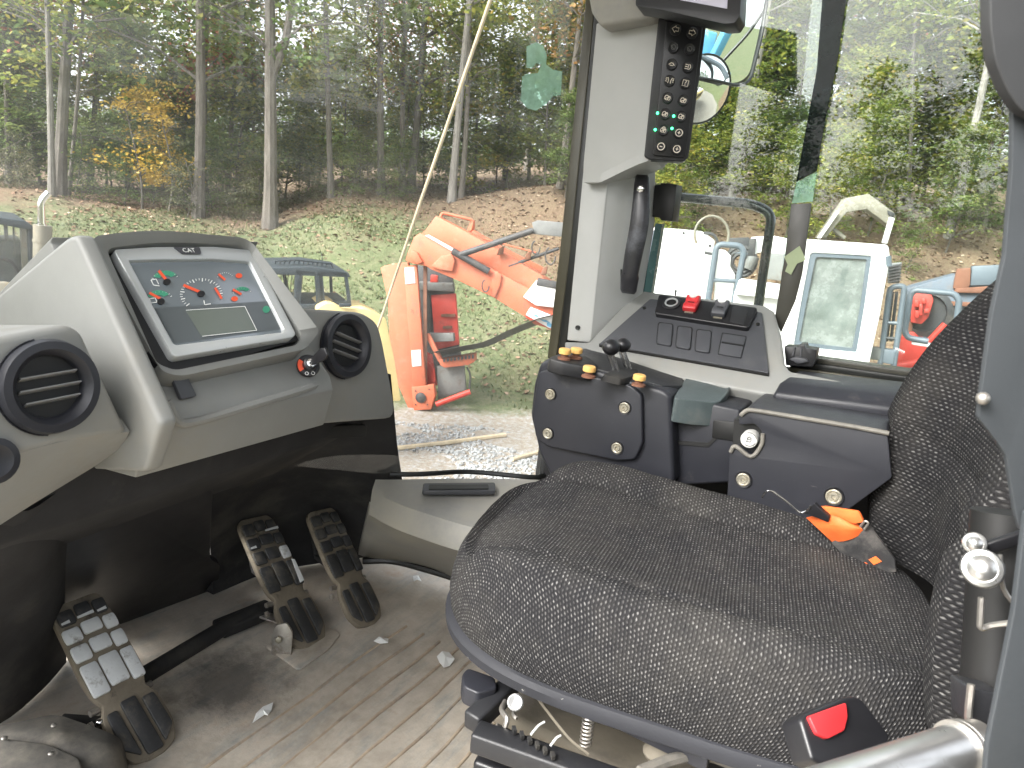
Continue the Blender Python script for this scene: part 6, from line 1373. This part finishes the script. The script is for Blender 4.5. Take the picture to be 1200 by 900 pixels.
# ---- machine at the far left
lm = thing('left_machine', 'dark cabbed machine with muffler and bright exhaust pipe at the far left', 'machine', azr(20, 340, 6.6) - V((0, 0, 1.4)))
LPn = vpl(30, 300, 6.6, 5)
def LF(poly, mat, name, th=.06, off=0, r=0, bev=.006): return MB().pp(LPn, poly, th, off=off, r=r).build(name, M[mat], lm, bevel=bev)
LF([(-80, 252), (0, 255), (30, 259), (39, 265), (38, 270), (0, 263), (-80, 260)], 'navyf', 'roof', .9, .05, r=2)
LF([(32, 264), (40, 266), (44, 340), (36, 340)], 'navyf', 'corner_post', .1, 0)
LF([(24, 264), (31, 265), (35, 334), (27, 334)], 'beige', 'pillar', .1, -.3); LF([(-80, 282), (26, 282), (28, 345), (-80, 345)], 'navyf', 'cab_interior', .5, -.35)
LF([(4, 262), (9, 263), (10, 283), (6, 283)], 'mdark', 'wiper', .03, -.2); LF([(15, 266), (17, 266), (18, 300), (16, 300)], 'mdark', 'wiper', .03, -.2)
LF([(-80, 256), (34, 264), (37, 336), (-80, 340)], 'mglass', 'window', .01, -.02).data.materials[0] = M['wglass']
tubeobj('muffler', [LPn.px(49, 345, .1), LPn.px(50, 264, .1)], .062, M['beige'], lm, 16); tubeobj('muffler_band', [LPn.px(49.6, 284, .1), LPn.px(49.6, 281, .1)], .066, M['beige'], lm, 16)
tubeobj('exhaust_pipe', fil([LPn.px(49, 266, .1), LPn.px(48, 236, .1), LPn.px(57, 226, .1)], .1), .026, M['chrome'], lm, 14); tubeobj('exhaust_collar', [LPn.px(49, 266, .1), LPn.px(49, 262, .1)], .034, M['chrome'], lm, 14)
tubeobj('hose', crv([LPn.px(0, 302, .1), LPn.px(14, 308, .1), LPn.px(22, 325, .1), LPn.px(20, 345, .1)], 4), .012, M['mdark'], lm, 6)
MB().tube([LPn.px(6, 362, .3), LPn.px(6, 362, -.1)], .2, 20).build('round_tank', M['beige'], lm, bevel=.02); LF([(-80, 340), (60, 338), (70, 470), (-80, 470)], 'mdark', 'body', 1.2, -.1)
# ---- leaning pole in front
pb_, pt_ = azr(449, 366, 5.2), azr(578, -10, 4.4)
pol = MB().tube([pb_ + (pb_ - pt_) * .55, pb_, pb_.lerp(pt_, .4) + V((0, 0, .012)), pb_.lerp(pt_, .7), pt_, pt_ + (pt_ - pb_) * .2], [.009, .009, .011, .0115, .011, .009], 10).build('pole', M['wood']); tag(pol, 'thin pale pole leaning across the middle of the windshield', 'pole')
# sticks on the gravel and the dead branch at the wood's edge
def stick(pts, r, lab, mat='wood'):
    o = MB().tube(crv(pts, 3), r, 7).build('stick', M[mat]); tag(o, lab, 'stick'); return o
def gon(x, y, h=.03):
    r = ray(x, y)
    for i in range(4000):
        t = 5 + i * .01; p = EYE + r * t
        if p.z < gz(p.x, p.y): return p + V((0, 0, h))
    return EYE + r * 12
stick([gon(452, 529), gon(490, 525), gon(540, 519), gon(592, 512)], .035, 'long pale plank end lying across the gravel')
stick([gon(600, 541), gon(632, 532), gon(660, 524)], .03, 'short pale stick on the gravel beside the console')
stick([gon(331, 225, .1), gon(345, 220, .25), gon(361, 218, .35)], .035, 'bleached fallen branch by the forked tree')
rg2 = random.Random(4)
# ---- white machines outside the right window
wb = thing('white_engine_box', 'white box housing with hose loops behind the right console', 'engine housing', azr(800, 345, 7.2) - V((0, 0, 1.6)))
WP = vpl(800, 300, 7.2, 10)
def Wb(par, pl, poly, mat, name, th=.06, off=0, r=0, bev=.008): return MB().pp(pl, poly, th, off=off, r=r).build(name, M[mat], par, bevel=bev)
Wb(wb, WP, [(776, 268), (823, 271), (838, 282), (836, 293), (828, 370), (818, 460), (745, 450), (768, 300)], 'mwhite', 'housing', 1.3, 0, r=2, bev=.02)
Wb(wb, WP, [(764, 272), (775, 271), (764, 340), (750, 440), (740, 438)], 'mrail', 'side_panel', 1.2, -.05)
for q in ((801, 272), (832, 287)): MB().lathe(WP.px(q[0], q[1] + 1, .002), WP.n, [(.012, 0), (.012, .004)], 10).build('hole', M['mdark'], wb)
Wb(wb, WP, [(839, 292), (850, 293), (857, 300), (856, 312), (862, 322), (858, 352), (850, 420), (830, 420), (838, 340)], 'mwhite', 'plate', .05, -.1)
tubeobj('white_cable', [WP.px(834 + 20 * math.cos(t), 275 - 22 * math.sin(t), .1) for t in [math.radians(a) for a in range(-30, 220, 14)]], .012, M['beige'], wb, 6)
tubeobj('black_hose', crv([WP.px(825, 273, .12), WP.px(836, 275, .15), WP.px(841, 285, .15), WP.px(838, 297, .15), WP.px(826, 296, .12)], 4), .014, M['mdark'], wb, 6)
ld = thing('access_ladder', 'grey tube access ladder beside the white box housing', 'ladder', azr(845, 355, 6.9) - V((0, 0, 1.5)))
LA = vpl(850, 320, 6.8, 6)
tubeobj('rail', fil([LA.px(820, 430), LA.px(830, 350), LA.px(840, 286), LA.px(867, 288), LA.px(872, 295), LA.px(860, 355), LA.px(848, 430)], .06), .028, M['mrail'], ld, 10)
for y in (328, 358, 392): tubeobj('rung', [LA.px(834 - (y - 328) * .12, y), LA.px(866 - (y - 328) * .17, y + 2)], .018, M['mrail'], ld, 8)
tubeobj('inner_rail', [LA.px(838, 300), LA.px(826, 372)], .014, M['mrail'], ld, 8)
hz_ = thing('hose_reel', 'black hoses and grey cylinder behind the access ladder', 'hoses', azr(870, 310, 8.0))
HP = vpl(870, 310, 8.0, 0)
for R_ in (.13, .1, .07): MB().tube([HP.px(868, 307) + (HP.u * math.cos(t) + HP.v * math.sin(t)) * R_ * 1.2 for t in [i * math.pi / 9 for i in range(18)]], .022, 6, closed=True).build('hose', M['mdark'], hz_)
Wb(hz_, HP, [(852, 279), (878, 278), (882, 296), (874, 298), (856, 296)], 'mdark', 'engine_block', .3, -.2); tubeobj('cylinder', [HP.px(876, 315), HP.px(884, 300)], .06, M['mgrey'], hz_, 12)
tubeobj('arm', [HP.px(860, 296), HP.px(878, 297)], .02, M['mrail'], hz_, 8)
# white excavator like cab
wc = thing('white_cab', 'white machine cab with large dusty door window outside the right window', 'machine cab', azr(980, 400, 6.2) - V((0, 0, 1.2)))
CPl = vpl(980, 350, 6.2, 4)
Wb(wc, CPl, [(866, 328), (925, 336), (925, 352), (860, 345)], 'mwhite', 'white_rail', .3, -.2); Wb(wc, CPl, [(880, 278), (905, 276), (945, 284), (945, 300), (890, 296), (878, 300)], 'mwhite', 'engine_cover', .8, -.5)
Wb(wc, CPl, [(878, 280), (886, 279), (884, 300), (876, 300)], 'mdark', 'grille', .05, -.45)
Wb(wc, CPl, [(893, 296), (945, 300), (940, 332), (888, 326)], 'mgrey', 'grey_tank', .5, -.4, r=3); Wb(wc, CPl, [(860, 345), (930, 352), (925, 480), (850, 470)], 'mwhite', 'lower_body', .8, -.3)
outer_ = rnd([(943, 280), (1041, 287), (1043, 303), (1031, 370), (1019, 424), (1010, 470), (905, 460), (918, 400)], 4); inner_ = rnd([(950, 296), (1021, 300), (1021, 304), (1013, 360), (1004, 412), (1003, 413), (930, 406), (938, 360)], 4)
MB().ring([CPl.px(x, y, .0) for x, y in outer_], [CPl.px(x, y, 0) for x, y in inner_], CPl.n, .07).build('door_frame', M['mwhite'], wc, bevel=.008)
in2 = rnd([(956, 301), (1016, 304), (1015, 308), (1008, 360), (999, 407), (998, 408), (936, 401), (944, 360)], 4)
MB().ring([CPl.px(x, y, -.01) for x, y in inner_], [CPl.px(x, y, -.01) for x, y in in2], CPl.n, .03).build('window_seal', M['mrail'], wc)
Wb(wc, CPl, [(948, 294), (1023, 298), (1004, 415), (930, 408)], 'mglass', 'door_window', .01, -.03, bev=0)
Wb(wc, CPl, [(945, 284), (1039, 290), (1017, 424), (1005, 480), (900, 470), (925, 380)], 'mwhite', 'cab_body', 1.2, -.06, bev=.02)
tubeobj('door_hinge', [CPl.px(1041, 300, .02), CPl.px(1042, 312, .02)], .02, M['mrail'], wc, 8)
# beige frame above
bf = thing('beige_frame', 'beige five sided steel frame rising above the white cab', 'steel frame', azr(995, 290, 7.6))
FP = vpl(995, 260, 7.6, 8)
fo2 = [(957, 280), (991, 233), (1018, 226.5), (1050, 251), (1034, 285)]; fi2 = [(966, 280), (993, 247), (1017, 245), (1041, 264), (1033, 285)]
fr_ = [FP.px(x, y) for x, y in fo2 + fi2[::-1]]
Wb(bf, FP, [(958, 279), (991, 232), (1018, 227), (1048, 249), (1050, 254), (1044, 266), (1016, 245), (992, 249), (968, 279)], 'beige', 'hood_plate', .25)
Wb(bf, FP, [(1043, 254), (1049, 256), (1040, 286), (1034, 285)], 'mwhite', 'leg', .06, .05); Wb(bf, FP, [(958, 279), (962, 279), (983, 249), (980, 247)], 'mwhite', 'leg', .04, .05, bev=0)
tubeobj('brace', [FP.px(972, 265, -.1), FP.px(990, 279, -.1)], .02, M['beige'], bf, 6); Wb(bf, FP, [(1040, 246), (1049, 250), (1047, 255), (1041, 252)], 'mdark', 'clip', .03, .02)
Wb(bf, FP, [(945, 285), (1040, 289), (1040, 300), (945, 296)], 'beige', 'base', .3, -.1)
# grille
gl_ = thing('slatted_grille', 'small black slatted grille right of the white cab', 'grille', azr(1048, 322, 7.4)); GPn = vpl(1048, 322, 7.4, 0)
Wb(gl_, GPn, [(1040, 309), (1057, 307), (1054, 332), (1040, 332)], 'mgrey', 'frame', .1, -.03)
for i in range(6): Wb(gl_, GPn, [(1041, 312 + i * 3.6), (1056, 309 + i * 3.6), (1056, 310.6 + i * 3.6), (1041, 313.8 + i * 3.6)], 'mdark', 'slat', .03, .01, bev=0)
# railings
g1_ = thing('platform_railing', 'blue grey tube gate railing right of the white cab', 'railing', azr(1045, 420, 6.3) - V((0, 0, .8))); G1 = vpl(1045, 380, 6.4, 0)
tubeobj('frame', fil([G1.px(1022, 470), G1.px(1032, 424), G1.px(1043, 336), G1.px(1060, 335), G1.px(1059, 345), G1.px(1048, 424), G1.px(1038, 480)], .05), .022, M['mrail'], g1_, 10)
for y in (378, 396): tubeobj('bar', [G1.px(1037 - (y - 378) * .12, y), G1.px(1055 - (y - 378) * .13, y + 1)], .014, M['mdark'] if y > 380 else M['mrail'], g1_, 8)
Wb(g1_, G1, [(1021, 407), (1036, 409), (1034, 423), (1019, 421)], 'mgrey', 'box', .1, .02); Wb(g1_, G1, [(1036, 409), (1050, 411), (1047, 428), (1033, 425)], 'mrail', 'box', .1, .03)
for x in (1046, 1051): tubeobj('thin_bar', [G1.px(x, 342, -.3), G1.px(x - 7, 400, -.3)], .012, M['mdark'], g1_, 6)
g2_ = thing('guard_railing', 'rounded grey tube guard railing before the red rig', 'railing', azr(1090, 400, 6.6) - V((0, 0, .8))); G2 = vpl(1090, 370, 6.6, -4)
tubeobj('frame', fil([G2.px(1088, 400), G2.px(1064, 396), G2.px(1060, 388), G2.px(1067, 345), G2.px(1072, 340), G2.px(1118, 344), G2.px(1124, 351), G2.px(1119, 400)], .05), .024, M['mrail'], g2_, 10)
Wb(g2_, G2, [(1068, 400), (1090, 403), (1089, 407), (1068, 404)], 'mwhite', 'step', .1)
# red rig
rr_ = thing('red_rig', 'bright red drill rig parts with black hose wheel by the railings', 'drill rig', azr(1085, 400, 7.6) - V((0, 0, .9))); RPn = vpl(1080, 370, 7.5, 0)
Wb(rr_, RPn, [(1068, 346), (1072, 343), (1091, 344), (1094, 352), (1088, 372), (1080, 380), (1067, 378)], 'redm', 'mast_head', .3, .05, r=2)
for q in ((1071, 352, 6, 8), (1080, 350, 5, 6), (1072, 364, 5, 9), (1083, 362, 6, 5), (1077, 356, 4, 14)): Wb(rr_, RPn, [(q[0], q[1]), (q[0] + q[2], q[1]), (q[0] + q[2], q[1] + q[3]), (q[0], q[1] + q[3])], 'redm', 'block', .1, .12)
MB().lathe(RPn.px(1085, 366, -.1), RPn.n, [(.22, 0), (.22, .06), (.17, .08), (.16, .03), (.0, .03)], 24).build('hose_wheel', M['mdark'], rr_)
Wb(rr_, RPn, [(1056, 394), (1070, 388), (1085, 404), (1088, 425), (1052, 432), (1050, 410)], 'redm', 'base_block', .4, .02, r=3)
tubeobj('red_bar', [RPn.px(1087, 402, .15), RPn.px(1108, 380, .15)], .03, M['redm'], rr_, 10); tubeobj('red_arm', [RPn.px(1050, 430, .2), RPn.px(1080, 424, .2), RPn.px(1110, 400, .2)], .035, M['redm'], rr_, 10)
Wb(rr_, RPn, [(1060, 376), (1070, 378), (1068, 396), (1058, 395)], 'rust', 'column', .2, -.02)
# blue grey rusty hopper
hp2 = thing('rusty_hopper', 'blue grey steel hopper with rusted and light blue patches', 'hopper', azr(1120, 380, 8.8) - V((0, 0, .9))); HPn = vpl(1110, 350, 8.8, 6)
Wb(hp2, HPn, [(1062, 338), (1121, 322), (1250, 316), (1250, 440), (1062, 440)], 'bluegrey', 'side_plate', .5, 0)
Wb(hp2, HPn, [(1122, 315), (1138, 314), (1137, 334), (1133, 341), (1117, 338), (1119, 326)], 'rust', 'rust_plate', .1, .05); Wb(hp2, HPn, [(1139, 312), (1200, 309), (1200, 330), (1172, 334), (1137, 335)], 'mrail', 'light_blue_plate', .1, .04); Wb(hp2, HPn, [(1120, 338), (1200, 333), (1200, 345), (1118, 343)], 'rust', 'rust_rim', .1, .06)
Wb(hp2, HPn, [(1090, 352), (1250, 360), (1250, 366), (1090, 357)], 'rust', 'ledge', .05, .08)
Wb(hp2, HPn, [(1092, 360), (1125, 358), (1120, 400), (1085, 398)], 'mdark', 'dark_opening', .05, .04)
# ---- things seen in the mirrors: the loader's own tail and a blue machine on the far slope
ld_ = thing('loader_body', 'yellow engine hood of the loader behind the cab, seen in the mirror', 'engine hood', (2.4, .9, -1.0))
MB().box((2.7, .9, -.35), (2.6, 1.5, 1.5)).build('hood', M['yellow'], ld_, bevel=.08, seg=3); MB().box((2.8, .9, .42), (2.2, 1.1, .06)).build('hood_top', M['mwhite'], ld_, bevel=.02)
MB().tube([(2.2, 1.2, .5), (2.2, 1.2, 1.1)], .06, 12).build('exhaust', M['mdark'], ld_)
for k in range(7): MB().box((2.0 + k * .22, 1.66, -.1), (.12, .02, .6)).build('louvre', M['mdark'], ld_)
BX, BY = 19, 9.0; bz = gz(BX, BY)
bl = thing('blue_machine', 'small blue tracked machine on the green slope in the mirror', 'tracked machine', (BX, BY, bz))
MB().box((BX, BY, bz + .9), (2.0, 1.6, 1.1)).build('body', M['blue'], bl, bevel=.08); MB().box((BX + .3, BY - .1, bz + 1.9), (.9, .9, 1.0)).build('cab', M['blue'], bl, bevel=.06)
MB().beam((BX - .6, BY + .2, bz + 1.4), (BX - 1.4, BY + .3, bz + 3.1), .22, .25).build('boom', M['blue'], bl, bevel=.02)
for s_ in (-.7, .7): MB().box((BX, BY + s_, bz + .3), (2.4, .4, .55)).build('track', M['rubber'], bl, bevel=.12)
